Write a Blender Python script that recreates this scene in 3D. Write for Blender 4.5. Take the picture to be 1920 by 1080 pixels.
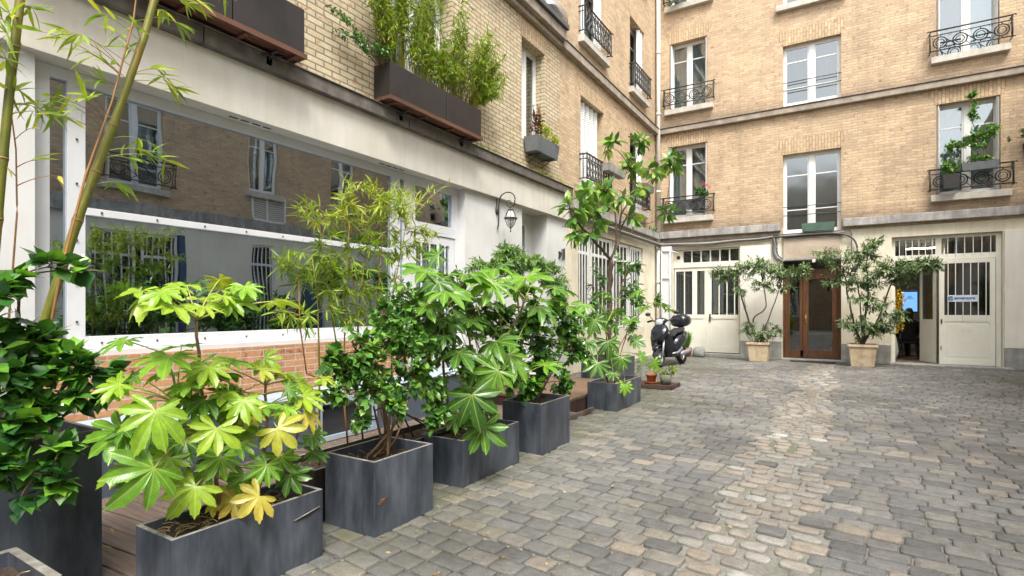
import bpy, math, random
import numpy as np
from mathutils import Vector, Matrix
random.seed(7); rng = np.random.default_rng(7)
R = math.radians
sc = bpy.context.scene
for o in list(bpy.data.objects): bpy.data.objects.remove(o)
C = sc.collection

# ------------------------------------------------------------------ camera
TH = math.atan(628/1017)
cam_d = bpy.data.cameras.new('camera'); cam = bpy.data.objects.new('camera', cam_d); C.objects.link(cam)
cam.location = (0, 0, 1.4); cam.rotation_euler = (R(90), 0, TH)
cam_d.sensor_width = 36; cam_d.lens = 36*1017/1920; cam_d.shift_y = 40/1920
cam_d.clip_start = .05; cam_d.clip_end = 500
sc.camera = cam
# ------------------------------------------------------------------ sky, sun, exposure
SUN_EL, SUN_AZ = R(58), R(140)      # direction the light comes from, azimuth clockwise from +Y
w = bpy.data.worlds.new('World'); sc.world = w; w.use_nodes = True
nt = w.node_tree; nt.nodes.clear()
wo = nt.nodes.new('ShaderNodeOutputWorld'); bg = nt.nodes.new('ShaderNodeBackground')
sky = nt.nodes.new('ShaderNodeTexSky'); sky.sky_type = 'NISHITA'; sky.sun_disc = False
sky.sun_elevation = SUN_EL; sky.sun_rotation = SUN_AZ; sky.air_density = 1.0; sky.dust_density = 4.0
hs = nt.nodes.new('ShaderNodeHueSaturation'); hs.inputs['Saturation'].default_value = .14
nt.links.new(sky.outputs[0], hs.inputs['Color']); nt.links.new(hs.outputs[0], bg.inputs[0])
bg.inputs[1].default_value = .15; nt.links.new(bg.outputs[0], wo.inputs[0])
sd = bpy.data.lights.new('sun', 'SUN'); sd.energy = 1.4; sd.angle = R(16); sd.color = (1, .95, .86)
so = bpy.data.objects.new('sun', sd); C.objects.link(so)
so.rotation_euler = (R(90)-SUN_EL, 0, -SUN_AZ + math.pi)
so.rotation_euler = Vector((math.sin(SUN_AZ)*math.cos(SUN_EL), math.cos(SUN_AZ)*math.cos(SUN_EL), math.sin(SUN_EL))).to_track_quat('Z', 'Y').to_euler()
sc.view_settings.view_transform = 'Standard'; sc.view_settings.look = 'None'
sc.view_settings.exposure = 1.5; sc.view_settings.gamma = 1
try: sc.cycles.max_bounces = 8; sc.cycles.transparent_max_bounces = 12
except Exception: pass

# ------------------------------------------------------------------ placing: a measured sight line meets a known plane
CT, ST = math.cos(TH), math.sin(TH)
def at(u, v, X=None, Y=None, Z=None):
    r = (u-960)/1017; z = (580-v)/1017
    d = Vector((r*CT-ST, r*ST+CT, z))
    k = X/d.x if X is not None else (Y/d.y if Y is not None else (Z-1.4)/d.z)
    return Vector((0, 0, 1.4)) + d*k

# ------------------------------------------------------------------ materials
MATS = {}
def newmat(name):
    m = bpy.data.materials.new(name); m.use_nodes = True; MATS[name] = m
    n = m.node_tree.nodes; l = m.node_tree.links
    return m, n, l, n['Principled BSDF']
def ramp(n, l, src, stops):
    r = n.new('ShaderNodeValToRGB'); e = r.color_ramp.elements
    while len(e) < len(stops): e.new(.5)
    for i, (p, c) in enumerate(stops): e[i].position = p; e[i].color = (*c, 1)
    l.new(src, r.inputs[0]); return r.outputs[0]
def mix(n, l, f, a, b, mode='MIX'):
    m = n.new('ShaderNodeMix'); m.data_type = 'RGBA'; m.blend_type = mode
    for s, i in ((f, 0), (a, 6), (b, 7)):
        if isinstance(s, (int, float)): m.inputs[i].default_value = s
        elif isinstance(s, tuple): m.inputs[i].default_value = (*s, 1)
        else: l.new(s, m.inputs[i])
    return m.outputs[2]
def noise(n, l, scale, detail=4, rough=.6, vec=None, stretch=None):
    t = n.new('ShaderNodeTexNoise'); t.inputs['Scale'].default_value = scale; t.inputs['Detail'].default_value = detail
    t.inputs['Roughness'].default_value = rough
    if vec is None:
        g = n.new('ShaderNodeNewGeometry'); vec = g.outputs['Position']
    if stretch:
        mp = n.new('ShaderNodeMapping'); mp.inputs['Scale'].default_value = stretch; l.new(vec, mp.inputs[0]); vec = mp.outputs[0]
    l.new(vec, t.inputs['Vector']); return t.outputs[0]
def bump(n, l, bs, h, strength=.3, dist=.01, prev=None):
    b = n.new('ShaderNodeBump'); b.inputs['Strength'].default_value = strength; b.inputs['Distance'].default_value = dist
    l.new(h, b.inputs['Height'])
    if prev: l.new(prev, b.inputs['Normal'])
    l.new(b.outputs[0], bs.inputs['Normal']); return b.outputs[0]
def pm(name, c1, c2=None, scale=6, rough=.7, metal=0, b=0, bs=40, stretch=None, lo=.35, hi=.68, spec=.5, streak=None, c3=None):
    """two or three tones mixed by noise, optional vertical streaks and bump"""
    m, n, l, p = newmat(name)
    c2 = c2 or tuple(x*.82 for x in c1)
    stops = [(lo, c2), (hi, c1)] if not c3 else [(lo, c2), ((lo+hi)/2, c1), (hi, c3)]
    col = ramp(n, l, noise(n, l, scale, 6, .62, stretch=stretch), stops)
    if streak:
        s = ramp(n, l, noise(n, l, 1.0, 5, .65, stretch=(7, 7, .7)), [(.42, (0, 0, 0)), (.72, (1, 1, 1))])
        sepf = n.new('ShaderNodeMath'); sepf.operation = 'MULTIPLY'; sepf.inputs[1].default_value = streak[1]; l.new(s, sepf.inputs[0])
        col = mix(n, l, sepf.outputs[0], col, streak[0])
    l.new(col, p.inputs['Base Color']); p.inputs['Roughness'].default_value = rough; p.inputs['Metallic'].default_value = metal
    p.inputs['Specular IOR Level'].default_value = spec
    if b: bump(n, l, p, noise(n, l, bs, 5, .7), b, .01)
    return m
def brickmat(name, ca, cb, mortar, bw=.23, rh=.073, ms=.010, swap=False, dirt=(.08, .06, .05), dirtz=(), big=.35, bstr=.5, extra=None, offset=.5):
    m, n, l, p = newmat(name)
    tc = n.new('ShaderNodeTexCoord'); vec = tc.outputs['UV']
    if swap:
        sx = n.new('ShaderNodeSeparateXYZ'); cx = n.new('ShaderNodeCombineXYZ'); l.new(vec, sx.inputs[0])
        l.new(sx.outputs[0], cx.inputs[1]); l.new(sx.outputs[1], cx.inputs[0]); vec = cx.outputs[0]
    def bt(c1, c2, mo, bias=0):
        t = n.new('ShaderNodeTexBrick'); t.offset = offset; t.squash = 1
        for k, v in (('Scale', 1), ('Brick Width', bw), ('Row Height', rh), ('Mortar Size', ms), ('Mortar Smooth', .25), ('Bias', bias)): t.inputs[k].default_value = v
        for k, v in (('Color1', c1), ('Color2', c2), ('Mortar', mo)): t.inputs[k].default_value = (*v, 1)
        l.new(vec, t.inputs['Vector']); return t
    t = bt(ca, cb, mortar)
    col = t.outputs['Color']
    # some bricks of another tone, chosen by a coarse noise
    if extra:
        t2 = bt(extra, tuple(x*.7 for x in extra), mortar, .1)
        f = ramp(n, l, noise(n, l, 9, 2, .5, vec=vec), [(.60, (0, 0, 0)), (.68, (.8, .8, .8))])
        col = mix(n, l, f, col, t2.outputs['Color'])
    f = ramp(n, l, noise(n, l, .9, 6, .62), [(.35, (0, 0, 0)), (.75, (1, 1, 1))])
    mm = n.new('ShaderNodeMath'); mm.operation = 'MULTIPLY'; mm.inputs[1].default_value = big; l.new(f, mm.inputs[0])
    col = mix(n, l, mm.outputs[0], col, mix(n, l, .5, col, dirt))
    f2 = noise(n, l, 30, 4, .7)
    col = mix(n, l, .5, col, mix(n, l, 1, col, ramp(n, l, f2, [(.3, (.62, .62, .62)), (.7, (1.25, 1.25, 1.25))]), 'MULTIPLY'))
    f4 = ramp(n, l, noise(n, l, 1.0, 5, .65, stretch=(3.2, 3.2, .28)), [(.52, (0, 0, 0)), (.74, (.42, .42, .42))])
    col = mix(n, l, f4, col, mix(n, l, .55, col, dirt))
    # soot that has settled on the courses just above a ledge
    for z0, z1 in dirtz:
        g = n.new('ShaderNodeNewGeometry'); s = n.new('ShaderNodeSeparateXYZ'); l.new(g.outputs['Position'], s.inputs[0])
        mr = n.new('ShaderNodeMapRange'); mr.inputs[1].default_value = z0; mr.inputs[2].default_value = z1; mr.inputs[3].default_value = 1; mr.inputs[4].default_value = 0
        l.new(s.outputs[2], mr.inputs[0])
        gt = n.new('ShaderNodeMath'); gt.operation = 'GREATER_THAN'; gt.inputs[1].default_value = z0-.05; l.new(s.outputs[2], gt.inputs[0])
        m1 = n.new('ShaderNodeMath'); m1.operation = 'MULTIPLY'; l.new(mr.outputs[0], m1.inputs[0]); l.new(gt.outputs[0], m1.inputs[1])
        nn = ramp(n, l, noise(n, l, 2.2, 5, .7, stretch=(1, 1, 3)), [(.3, (.25, .25, .25)), (.65, (1, 1, 1))])
        m2 = n.new('ShaderNodeMath'); m2.operation = 'MULTIPLY'; l.new(m1.outputs[0], m2.inputs[0]); l.new(nn, m2.inputs[1])
        m3 = n.new('ShaderNodeMath'); m3.operation = 'MULTIPLY'; m3.inputs[1].default_value = .8; l.new(m2.outputs[0], m3.inputs[0])
        col = mix(n, l, m3.outputs[0], col, dirt)
    l.new(col, p.inputs['Base Color']); p.inputs['Roughness'].default_value = .85; p.inputs['Specular IOR Level'].default_value = .25
    inv = n.new('ShaderNodeMath'); inv.operation = 'SUBTRACT'; inv.inputs[0].default_value = 1; l.new(t.outputs['Fac'], inv.inputs[1])
    b1 = bump(n, l, p, inv.outputs[0], bstr, .012)
    bump(n, l, p, f2, .3, .006, b1)
    return m
def leafmat(name, stops, rough=.38, trans=.3, vein=None, spec=.5):
    m, n, l, p = newmat(name)
    a = n.new('ShaderNodeAttribute'); a.attribute_name = 'tint'
    col = ramp(n, l, a.outputs['Fac'], stops)
    nz = ramp(n, l, noise(n, l, 25, 3, .6), [(.3, (.8, .8, .8)), (.7, (1.15, 1.15, 1.15))])
    col = mix(n, l, 1, col, nz, 'MULTIPLY')
    if vein:
        tc = n.new('ShaderNodeTexCoord'); s = n.new('ShaderNodeSeparateXYZ'); l.new(tc.outputs['UV'], s.inputs[0])
        ab = n.new('ShaderNodeMath'); ab.operation = 'ABSOLUTE'; l.new(s.outputs[0], ab.inputs[0])
        lt = ramp(n, l, ab.outputs[0], [(.006, (1, 1, 1)), (.018, (0, 0, 0))])
        m1 = n.new('ShaderNodeMath'); m1.operation = 'MULTIPLY'; m1.inputs[1].default_value = vein[1]; l.new(lt, m1.inputs[0])
        col = mix(n, l, m1.outputs[0], col, vein[0])
        # side veins
        wv = n.new('ShaderNodeTexWave'); wv.inputs['Scale'].default_value = 5.0; wv.inputs['Distortion'].default_value = 1.0
        ad = n.new('ShaderNodeMath'); ad.operation = 'ADD'; l.new(ab.outputs[0], ad.inputs[0]); 
        ng = n.new('ShaderNodeMath'); ng.operation = 'MULTIPLY'; ng.inputs[1].default_value = -1; l.new(s.outputs[1], ng.inputs[0]); l.new(ng.outputs[0], ad.inputs[1])
        cx = n.new('ShaderNodeCombineXYZ'); l.new(ad.outputs[0], cx.inputs[0]); l.new(cx.outputs[0], wv.inputs['Vector'])
        sv = ramp(n, l, wv.outputs['Fac'], [(.80, (0, 0, 0)), (.99, (.10, .10, .10))])
        col = mix(n, l, sv, col, vein[0])
        bump(n, l, p, wv.outputs['Fac'], .12, .002)
    if vein:      # brown blemishes
        bm_ = ramp(n, l, noise(n, l, 11, 5, .75), [(.64, (0, 0, 0)), (.74, (.55, .55, .55))]); col = mix(n, l, bm_, col, (.22, .17, .035))
    l.new(col, p.inputs['Base Color']); p.inputs['Roughness'].default_value = rough; p.inputs['Specular IOR Level'].default_value = spec
    if trans:
        tr = n.new('ShaderNodeBsdfTranslucent'); ms = n.new('ShaderNodeMixShader'); ms.inputs[0].default_value = trans
        l.new(mix(n, l, 1, col, (1.1, 1.15, .5), 'MULTIPLY'), tr.inputs[0])
        l.new(p.outputs[0], ms.inputs[1]); l.new(tr.outputs[0], ms.inputs[2]); l.new(ms.outputs[0], n['Material Output'].inputs[0])
    return m
def glassmat(name, refl=.3, tint=(.8, .85, .85), rough=.02, wav=0.0, gcol=(.9, .93, .95)):
    m, n, l, p = newmat(name)
    n.remove(p); gl = n.new('ShaderNodeBsdfGlossy'); gl.inputs['Roughness'].default_value = rough; gl.inputs[0].default_value = (*gcol, 1)
    tr = n.new('ShaderNodeBsdfTransparent'); tr.inputs[0].default_value = (*tint, 1)
    ms = n.new('ShaderNodeMixShader'); ms.inputs[0].default_value = refl
    if wav:
        b = n.new('ShaderNodeBump'); b.inputs['Strength'].default_value = wav; b.inputs['Distance'].default_value = .02
        l.new(noise(n, l, 1.6, 1, .4), b.inputs['Height']); l.new(b.outputs[0], gl.inputs['Normal'])
    l.new(tr.outputs[0], ms.inputs[1]); l.new(gl.outputs[0], ms.inputs[2]); l.new(ms.outputs[0], n['Material Output'].inputs[0])
    return m
def emit(name, col, s):
    m, n, l, p = newmat(name); p.inputs['Base Color'].default_value = (*col, 1)
    p.inputs['Emission Color'].default_value = (*col, 1); p.inputs['Emission Strength'].default_value = s; return m

M_BRICK = brickmat('tan brick', (.68, .495, .30), (.52, .365, .225), (.42, .365, .29), dirtz=((3.75, 4.12), (6.96, 7.3)), extra=(.48, .25, .17), big=.6)
M_BRICKL = brickmat('yellow brick', (.64, .55, .37), (.53, .43, .27), (.25, .21, .16), dirtz=((6.96, 7.2),), extra=(.52, .26, .13), big=.3)
M_SOLD = brickmat('soldier brick', (.66, .48, .29), (.52, .365, .22), (.30, .26, .20), swap=True, extra=(.50, .30, .16))
M_BRICKO = brickmat('orange brick', (.52, .27, .135), (.42, .20, .10), (.48, .42, .34), bw=.25, rh=.066, ms=.006, big=.15, extra=(.36, .10, .07))
M_PLAS = pm('white plaster', (.66, .66, .65), (.57, .57, .56), 1.5, .8, b=.08, bs=60, streak=((.42, .40, .36), .14))
M_FASC = pm('fascia plaster', (.64, .62, .56), (.53, .50, .43), 1.3, .8, b=.10, bs=30, streak=((.40, .36, .28), .30))
M_CREAM = pm('cream plaster', (.78, .73, .60), (.66, .60, .46), 2, .85, b=.12, bs=30, streak=((.44, .36, .24), .30))
M_WHWALL = pm('pale wall', (.80, .78, .70), (.73, .70, .62), 1.6, .85, b=.08, bs=30, streak=((.50, .44, .34), .16))
M_PINK = pm('pinkish stone', (.52, .43, .34), (.40, .32, .25), 3, .85, b=.2, bs=40)
M_STONE = pm('grey stone', (.46, .44, .41), (.26, .25, .24), 4, .85, b=.25, bs=40, streak=((.08, .08, .08), .6))
M_SILL = pm('sill stone', (.60, .56, .49), (.44, .41, .36), 5, .8, b=.15, bs=40, streak=((.2, .18, .16), .35))
M_CORN = pm('cornice stone', (.40, .34, .27), (.24, .20, .16), 5, .85, b=.2, bs=40)
M_CAP = pm('weathered cap', (.19, .165, .14), (.09, .08, .072), 6, .8, b=.25, bs=40, streak=((.04, .04, .04), .4))
M_BASE = pm('base stone', (.42, .41, .40), (.28, .27, .26), 5, .85, b=.3, bs=50, streak=((.10, .13, .05), .5))
M_WHITE = pm('white painted metal', (.66, .67, .68), (.59, .60, .62), 3, .4)
M_WFRAME = pm('white window paint', (.78, .78, .76), (.70, .70, .67), 8, .5)
M_CRPAINT = pm('cream paint', (.79, .77, .68), (.72, .70, .59), 3, .5, b=.05, bs=20)
M_GLASS = glassmat('window glass', .22, (.62, .68, .68), .02, .12)
M_GLASSB = glassmat('storefront glass', .48, (.45, .48, .50), .012, .09, (.74, .86, 1.0))
M_GLASSD = glassmat('door glass', .11, (.72, .74, .74), .01, .05)
M_GLASSF = pm('frosted glass', (.33, .37, .37), (.25, .28, .28), 2, .22)
M_CURT = pm('curtain cloth', (.70, .74, .76), (.60, .64, .66), 3, .9)
M_GREYC = pm('grey blind', (.15, .155, .15), (.10, .105, .10), 3, .8, stretch=(4, 4, .6))
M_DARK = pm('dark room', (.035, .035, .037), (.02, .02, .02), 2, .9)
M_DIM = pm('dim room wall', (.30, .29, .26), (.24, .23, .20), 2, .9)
M_IRON = pm('black wrought iron', (.022, .022, .025), (.04, .035, .03), 20, .5)
M_ZINC = pm('zinc planter sheet', (.092, .108, .136), (.044, .051, .066), 3.4, .40, metal=.35, b=.14, bs=16, stretch=(1.8, 1.8, .6), lo=.32, hi=.66, streak=((.028, .032, .040), .7), spec=.5, c3=(.145, .165, .20))
M_RIM = pm('planter rim', (.26, .25, .22), (.13, .12, .10), 20, .8, b=.3, bs=60)
M_ZBR = pm('brown metal planter', (.036, .030, .028), (.024, .020, .019), 3, .45, metal=.2)
M_BLUE = pm('blue grey cladding', (.085, .105, .145), (.065, .08, .11), 1.5, .55)
M_BLFR = pm('pale blue window frame', (.36, .43, .50), (.30, .36, .43), 4, .5)
M_GBOX = pm('grey plastic box', (.15, .16, .17), (.11, .12, .13), 5, .6)
M_GREENB = pm('green box', (.10, .17, .13), (.06, .11, .085), 5, .7)
M_SOIL = pm('potting soil', (.060, .036, .022), (.022, .014, .010), 30, .95, b=1.0, bs=50)
M_SLAT = pm('red brown slats', (.15, .06, .032), (.07, .032, .02), 6, .6, stretch=(1, .2, 1))
M_DECK = pm('weathered deck wood', (.135, .095, .072), (.060, .045, .038), 5, .7, b=.35, bs=40, stretch=(.5, 9, 3), c3=(.20, .155, .125), lo=.25, hi=.78)
M_DECK2 = pm('warm deck wood', (.22, .13, .08), (.12, .07, .045), 5, .7, b=.3, bs=40, stretch=(9, .5, 3))
M_BROWN = pm('varnished brown wood', (.155, .068, .030), (.075, .032, .015), 6, .38, stretch=(4, 4, .5))
M_BRASS = pm('brass', (.55, .40, .16), None, 8, .3, metal=.9)
M_RUBBER = pm('black rubber', (.018, .018, .02), None, 10, .8)
M_BLACKP = pm('black scooter paint', (.012, .014, .020), (.02, .022, .03), 4, .16, spec=.6)
M_CHROME = pm('chrome', (.62, .64, .67), None, 8, .2, metal=.95)
M_SILVER = pm('silver plastic', (.36, .37, .39), (.28, .29, .31), 8, .4, metal=.4)
M_LENS = pm('clear lens', (.62, .66, .70), (.42, .46, .5), 25, .1)
M_BLUEB = pm('blue badge', (.03, .09, .45), None, 5, .3)
M_RED = pm('red lens', (.45, .02, .02), None, 5, .3)
M_RUST = pm('rust', (.17, .075, .03), (.06, .03, .018), 40, .9)
M_TERRA = pm('terracotta', (.40, .135, .06), (.26, .09, .045), 8, .85, b=.2)
M_POT = pm('aged stone pot', (.52, .42, .27), (.36, .27, .20), 5, .9, b=.35, bs=30, c3=(.50, .44, .38), streak=((.34, .20, .10), .35))
M_BARK = pm('dark bark', (.12, .085, .055), (.06, .045, .032), 18, .9, b=.5, bs=60)
M_TWIG = pm('brown twig', (.20, .12, .065), (.11, .065, .035), 18, .85, b=.3, bs=80)
M_CULM = pm('olive bamboo culm', (.15, .15, .012), (.075, .09, .008), 5, .45, stretch=(2, 2, .6), c3=(.24, .14, .015))
M_CULMO = pm('orange bamboo cane', (.36, .16, .05), (.22, .12, .04), 6, .5)
M_STALK = pm('green leaf stalk', (.36, .40, .10), (.26, .26, .07), 10, .5)
M_PIPE = pm('cream pipe', (.66, .64, .58), (.55, .53, .47), 3, .5)
M_CABLE = pm('dark cable', (.06, .055, .05), (.10, .09, .08), 8, .6)
M_CABLEG = pm('grey cable tray', (.30, .31, .34), (.22, .23, .25), 8, .5)
M_ROOF = pm('zinc roof', (.12, .13, .14), (.08, .085, .09), 4, .5, metal=.3)
M_CLOTH = pm('black cloth', (.008, .008, .010), (.014, .014, .016), 20, .9)
M_HAIR = pm('black hair', (.010, .008, .007), (.02, .015, .012), 40, .6)
M_SKIN = pm('skin', (.40, .22, .15), None, 20, .5)
M_FLOOR = pm('room floor', (.17, .12, .09), (.13, .09, .07), 3, .5)
M_ROOM = pm('room wall', (.50, .44, .34), (.44, .38, .29), 2, .9)
M_LETT = pm('sign blue', (.015, .10, .26), None, 4, .5)
M_SIGNW = pm('sign white', (.72, .80, .90), None, 4, .5)
M_LAMPW = pm('milky lamp glass', (.72, .72, .68), (.62, .61, .56), 4, .25)
M_TRAY = pm('dark wood tray', (.075, .040, .028), (.04, .022, .016), 8, .7)
M_MOSSB = pm('stone block', (.36, .35, .34), (.22, .22, .22), 10, .9, b=.4, bs=30)
M_POTG = pm('old grey green pot', (.16, .17, .12), (.09, .10, .07), 9, .8)
M_FLOW = pm('yellow petals', (.85, .62, .02), (.75, .45, .01), 20, .5)
M_PINKF = pm('magenta petals', (.70, .04, .16), (.55, .02, .10), 20, .5)
M_STRAW = pm('dry straw', (.42, .33, .16), (.25, .18, .08), 20, .8)
M_BLUED = pm('blue door paint', (.05, .10, .20), None, 4, .5)
M_SCREEN = emit('lit screen', (.16, .36, .75), .55)
M_TUBE = emit('ceiling tube light', (1, .95, .85), 28)

G_FAT = leafmat('fatsia leaf', [(0, (.030, .10, .025)), (.35, (.075, .20, .025)), (.6, (.18, .385, .025)), (.78, (.32, .45, .032)), (.9, (.50, .43, .07)), (1, (.56, .33, .04))], .27, .34, vein=((.42, .52, .12), .5))
G_CAM = leafmat('camellia leaf', [(0, (.016, .060, .020)), (.45, (.040, .125, .026)), (.8, (.10, .27, .035)), (1, (.19, .40, .04))], .20, .22, spec=.75)
G_BUSH = leafmat('bush leaf', [(0, (.022, .07, .020)), (.4, (.055, .15, .030)), (.8, (.13, .30, .045)), (1, (.22, .40, .06))], .34, .28)
G_BAM = leafmat('bamboo leaf', [(0, (.075, .13, .020)), (.4, (.18, .30, .03)), (.75, (.34, .44, .045)), (1, (.55, .48, .08))], .45, .38)
G_OLIVE = leafmat('grey green leaf', [(0, (.035, .075, .035)), (.45, (.085, .155, .065)), (.8, (.17, .26, .10)), (1, (.32, .40, .20))], .4, .22)
G_LOQ = leafmat('loquat leaf', [(0, (.035, .09, .03)), (.5, (.08, .20, .04)), (.85, (.17, .34, .05)), (1, (.30, .42, .07))], .35, .32)
G_FERN = leafmat('fine leaflet', [(0, (.06, .13, .04)), (.5, (.12, .24, .06)), (1, (.26, .40, .12))], .5, .35)
G_DRY = leafmat('dry leaf', [(0, (.20, .08, .03)), (.5, (.34, .20, .06)), (1, (.48, .38, .16))], .7, .2)
G_RED = leafmat('reddish leaf', [(0, (.08, .025, .02)), (.6, (.16, .06, .035)), (1, (.25, .16, .06))], .5, .2)

# ------------------------------------------------------------------ object bookkeeping
BASE = {}
def thing(name, label, cat, loc, group=None):
    o = bpy.data.objects.new(name, None); C.objects.link(o); o.location = loc; o.empty_display_size = .2
    BASE[o.name] = Vector(loc); o['label'] = label; o['category'] = cat
    if group: o['group'] = group
    return o
def tag(o, label=None, cat=None, group=None, kind=None):
    for k, v in (('label', label), ('category', cat), ('group', group), ('kind', kind)):
        if v: o[k] = v
    return o
class MB:
    def __init__(s): s.v = []; s.f = []; s.m = []; s.mats = []; s.sm = []; s.uv = None
    def mi(s, m):
        if m not in s.mats: s.mats.append(m)
        return s.mats.index(m)
    def add(s, vs, fs, m, smooth=False):
        b = len(s.v); s.v += [tuple(v) for v in vs]; k = s.mi(m)
        for f in fs: s.f.append(tuple(b+i for i in f)); s.m.append(k); s.sm.append(smooth)
    def box(s, x0, x1, y0, y1, z0, z1, m):
        x0, x1 = sorted((x0, x1)); y0, y1 = sorted((y0, y1)); z0, z1 = sorted((z0, z1))
        v = [(x, y, z) for z in (z0, z1) for y in (y0, y1) for x in (x0, x1)]
        s.add(v, [(0, 2, 3, 1), (4, 5, 7, 6), (0, 1, 5, 4), (2, 6, 7, 3), (0, 4, 6, 2), (1, 3, 7, 5)], m)
    def tube(s, pts, r, m, n=6, cap=True):
        pts = [Vector(p) for p in pts]; N = len(pts)
        rs = r if isinstance(r, (list, tuple)) else [r]*N
        vs = []; ref = Vector((0, 0, 1))
        t0 = (pts[1]-pts[0]).normalized()
        if abs(t0.z) > .95: ref = Vector((1, 0, 0))
        for i in range(N):
            t = (pts[min(i+1, N-1)]-pts[max(i-1, 0)])
            t = t.normalized() if t.length > 1e-9 else t0
            a = t.cross(ref)
            if a.length < 1e-3: a = t.cross(Vector((0, 1, .3)))
            a.normalize(); b = t.cross(a).normalized(); ref = b.cross(t) if False else ref
            for k in range(n):
                th = 2*math.pi*k/n; vs.append(pts[i]+(a*math.cos(th)+b*math.sin(th))*rs[i])
        fs = [(i*n+k, i*n+(k+1) % n, (i+1)*n+(k+1) % n, (i+1)*n+k) for i in range(N-1) for k in range(n)]
        if cap: fs += [tuple(range(n))[::-1], tuple((N-1)*n+k for k in range(n))]
        s.add(vs, fs, m, n > 4)
    def lathe(s, cx, cy, prof, m, n=20, sq=None):
        vs = []
        for r, z in prof:
            for k in range(n):
                a = 2*math.pi*k/n
                vs.append((cx+r*math.cos(a), cy+r*math.sin(a), z))
        N = len(prof)
        fs = [(i*n+k, i*n+(k+1) % n, (i+1)*n+(k+1) % n, (i+1)*n+k) for i in range(N-1) for k in range(n)]
        fs += [tuple(range(n))[::-1], tuple((N-1)*n+k for k in range(n))]
        s.add(vs, fs, m, True)
    def loft(s, rings, m, n=16, p=2.4, M=Matrix.Identity(4)):
        """rings: (centre, axisA, axisB) vectors; superellipse sections"""
        vs = []
        for c, a, b in rings:
            c, a, b = Vector(c), Vector(a), Vector(b)
            for k in range(n):
                th = 2*math.pi*k/n; x = math.cos(th); y = math.sin(th)
                q = (abs(x)**p+abs(y)**p)**(-1/p)
                vs.append(M @ (c+a*x*q+b*y*q))
        N = len(rings)
        fs = [(i*n+k, i*n+(k+1) % n, (i+1)*n+(k+1) % n, (i+1)*n+k) for i in range(N-1) for k in range(n)]
        fs += [tuple(range(n))[::-1], tuple((N-1)*n+k for k in range(n))]
        s.add(vs, fs, m, True)
    def build(s, name, parent=None, origin=None, fixn=False):
        if parent is not None: origin = BASE[parent.name]
        origin = Vector(origin or (0, 0, 0))
        me = bpy.data.meshes.new(name)
        V = np.array(s.v, dtype=float)
        me.from_pydata((V-np.array(origin)).tolist(), [], s.f)
        for m in s.mats: me.materials.append(m)
        me.polygons.foreach_set('material_index', s.m); me.polygons.foreach_set('use_smooth', s.sm)
        uv = me.uv_layers.new(name='UVMap')
        nrm = np.empty(len(me.polygons)*3); me.polygons.foreach_get('normal', nrm); nrm = np.abs(nrm.reshape(-1, 3))
        lt = np.empty(len(me.polygons), dtype=int); me.polygons.foreach_get('loop_total', lt)
        vi = np.empty(len(me.loops), dtype=int); me.loops.foreach_get('vertex_index', vi)
        ax = np.repeat(nrm.argmax(1), lt); P = V[vi]
        U = np.where(ax == 0, P[:, 1], P[:, 0]); W = np.where(ax == 2, P[:, 1], P[:, 2])
        uv.data.foreach_set('uv', np.stack([U, W], 1).ravel())
        me.update()
        o = bpy.data.objects.new(name, me); C.objects.link(o)
        if parent is not None: o.parent = parent; BASE[o.name] = origin
        else: o.location = origin; BASE[o.name] = origin
        if fixn:
            import bmesh
            bm = bmesh.new(); bm.from_mesh(me); bmesh.ops.recalc_face_normals(bm, faces=bm.faces); bm.to_mesh(me); bm.free()
        return o
def bevel(o, w=.005, seg=2):
    b = o.modifiers.new('bevel', 'BEVEL'); b.width = w; b.segments = seg; b.limit_method = 'ANGLE'; return o
# façade frames: s along the wall, z up, d into the wall
class Fr:
    def __init__(s, kind, c): s.k = kind; s.c = c
    def w(s, a, z, d):
        return {'L': (s.c-d, a, z), 'B': (a, s.c+d, z), 'R': (s.c+d, a, z), 'N': (a, s.c-d, z)}[s.k]
    def box(s, mb, s0, s1, z0, z1, d0, d1, m):
        a = s.w(s0, z0, d0); b = s.w(s1, z1, d1); mb.box(a[0], b[0], a[1], b[1], a[2], b[2], m)
    def quad(s, mb, pts, m): mb.add([s.w(*p) for p in pts], [(0, 1, 2, 3)], m)
    def wall(s, mb, s0, s1, z0, z1, holes, m, depth=.3, mrev=None):
        S = sorted({s0, s1, *[h[0] for h in holes], *[h[1] for h in holes]}); Z = sorted({z0, z1, *[h[2] for h in holes], *[h[3] for h in holes]})
        S = [x for x in S if s0 <= x <= s1]; Z = [x for x in Z if z0 <= x <= z1]
        for i in range(len(S)-1):
            for j in range(len(Z)-1):
                cs, cz = (S[i]+S[i+1])/2, (Z[j]+Z[j+1])/2
                if any(h[0] < cs < h[1] and h[2] < cz < h[3] for h in holes): continue
                s.quad(mb, [(S[i], Z[j], 0), (S[i+1], Z[j], 0), (S[i+1], Z[j+1], 0), (S[i], Z[j+1], 0)], m)
        for a, b, c, d in [h[:4] for h in holes]:
            q = mrev or m
            for P in ([(a, c, 0), (a, c, depth), (a, d, depth), (a, d, 0)], [(b, c, 0), (b, d, 0), (b, d, depth), (b, c, depth)],
                      [(a, d, 0), (a, d, depth), (b, d, depth), (b, d, 0)], [(a, c, 0), (b, c, 0), (b, c, depth), (a, c, depth)]):
                s.quad(mb, P, q)
FL = Fr('L', -5.08); FB = Fr('B', 16.8); FRt = Fr('R', 5.0)

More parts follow.
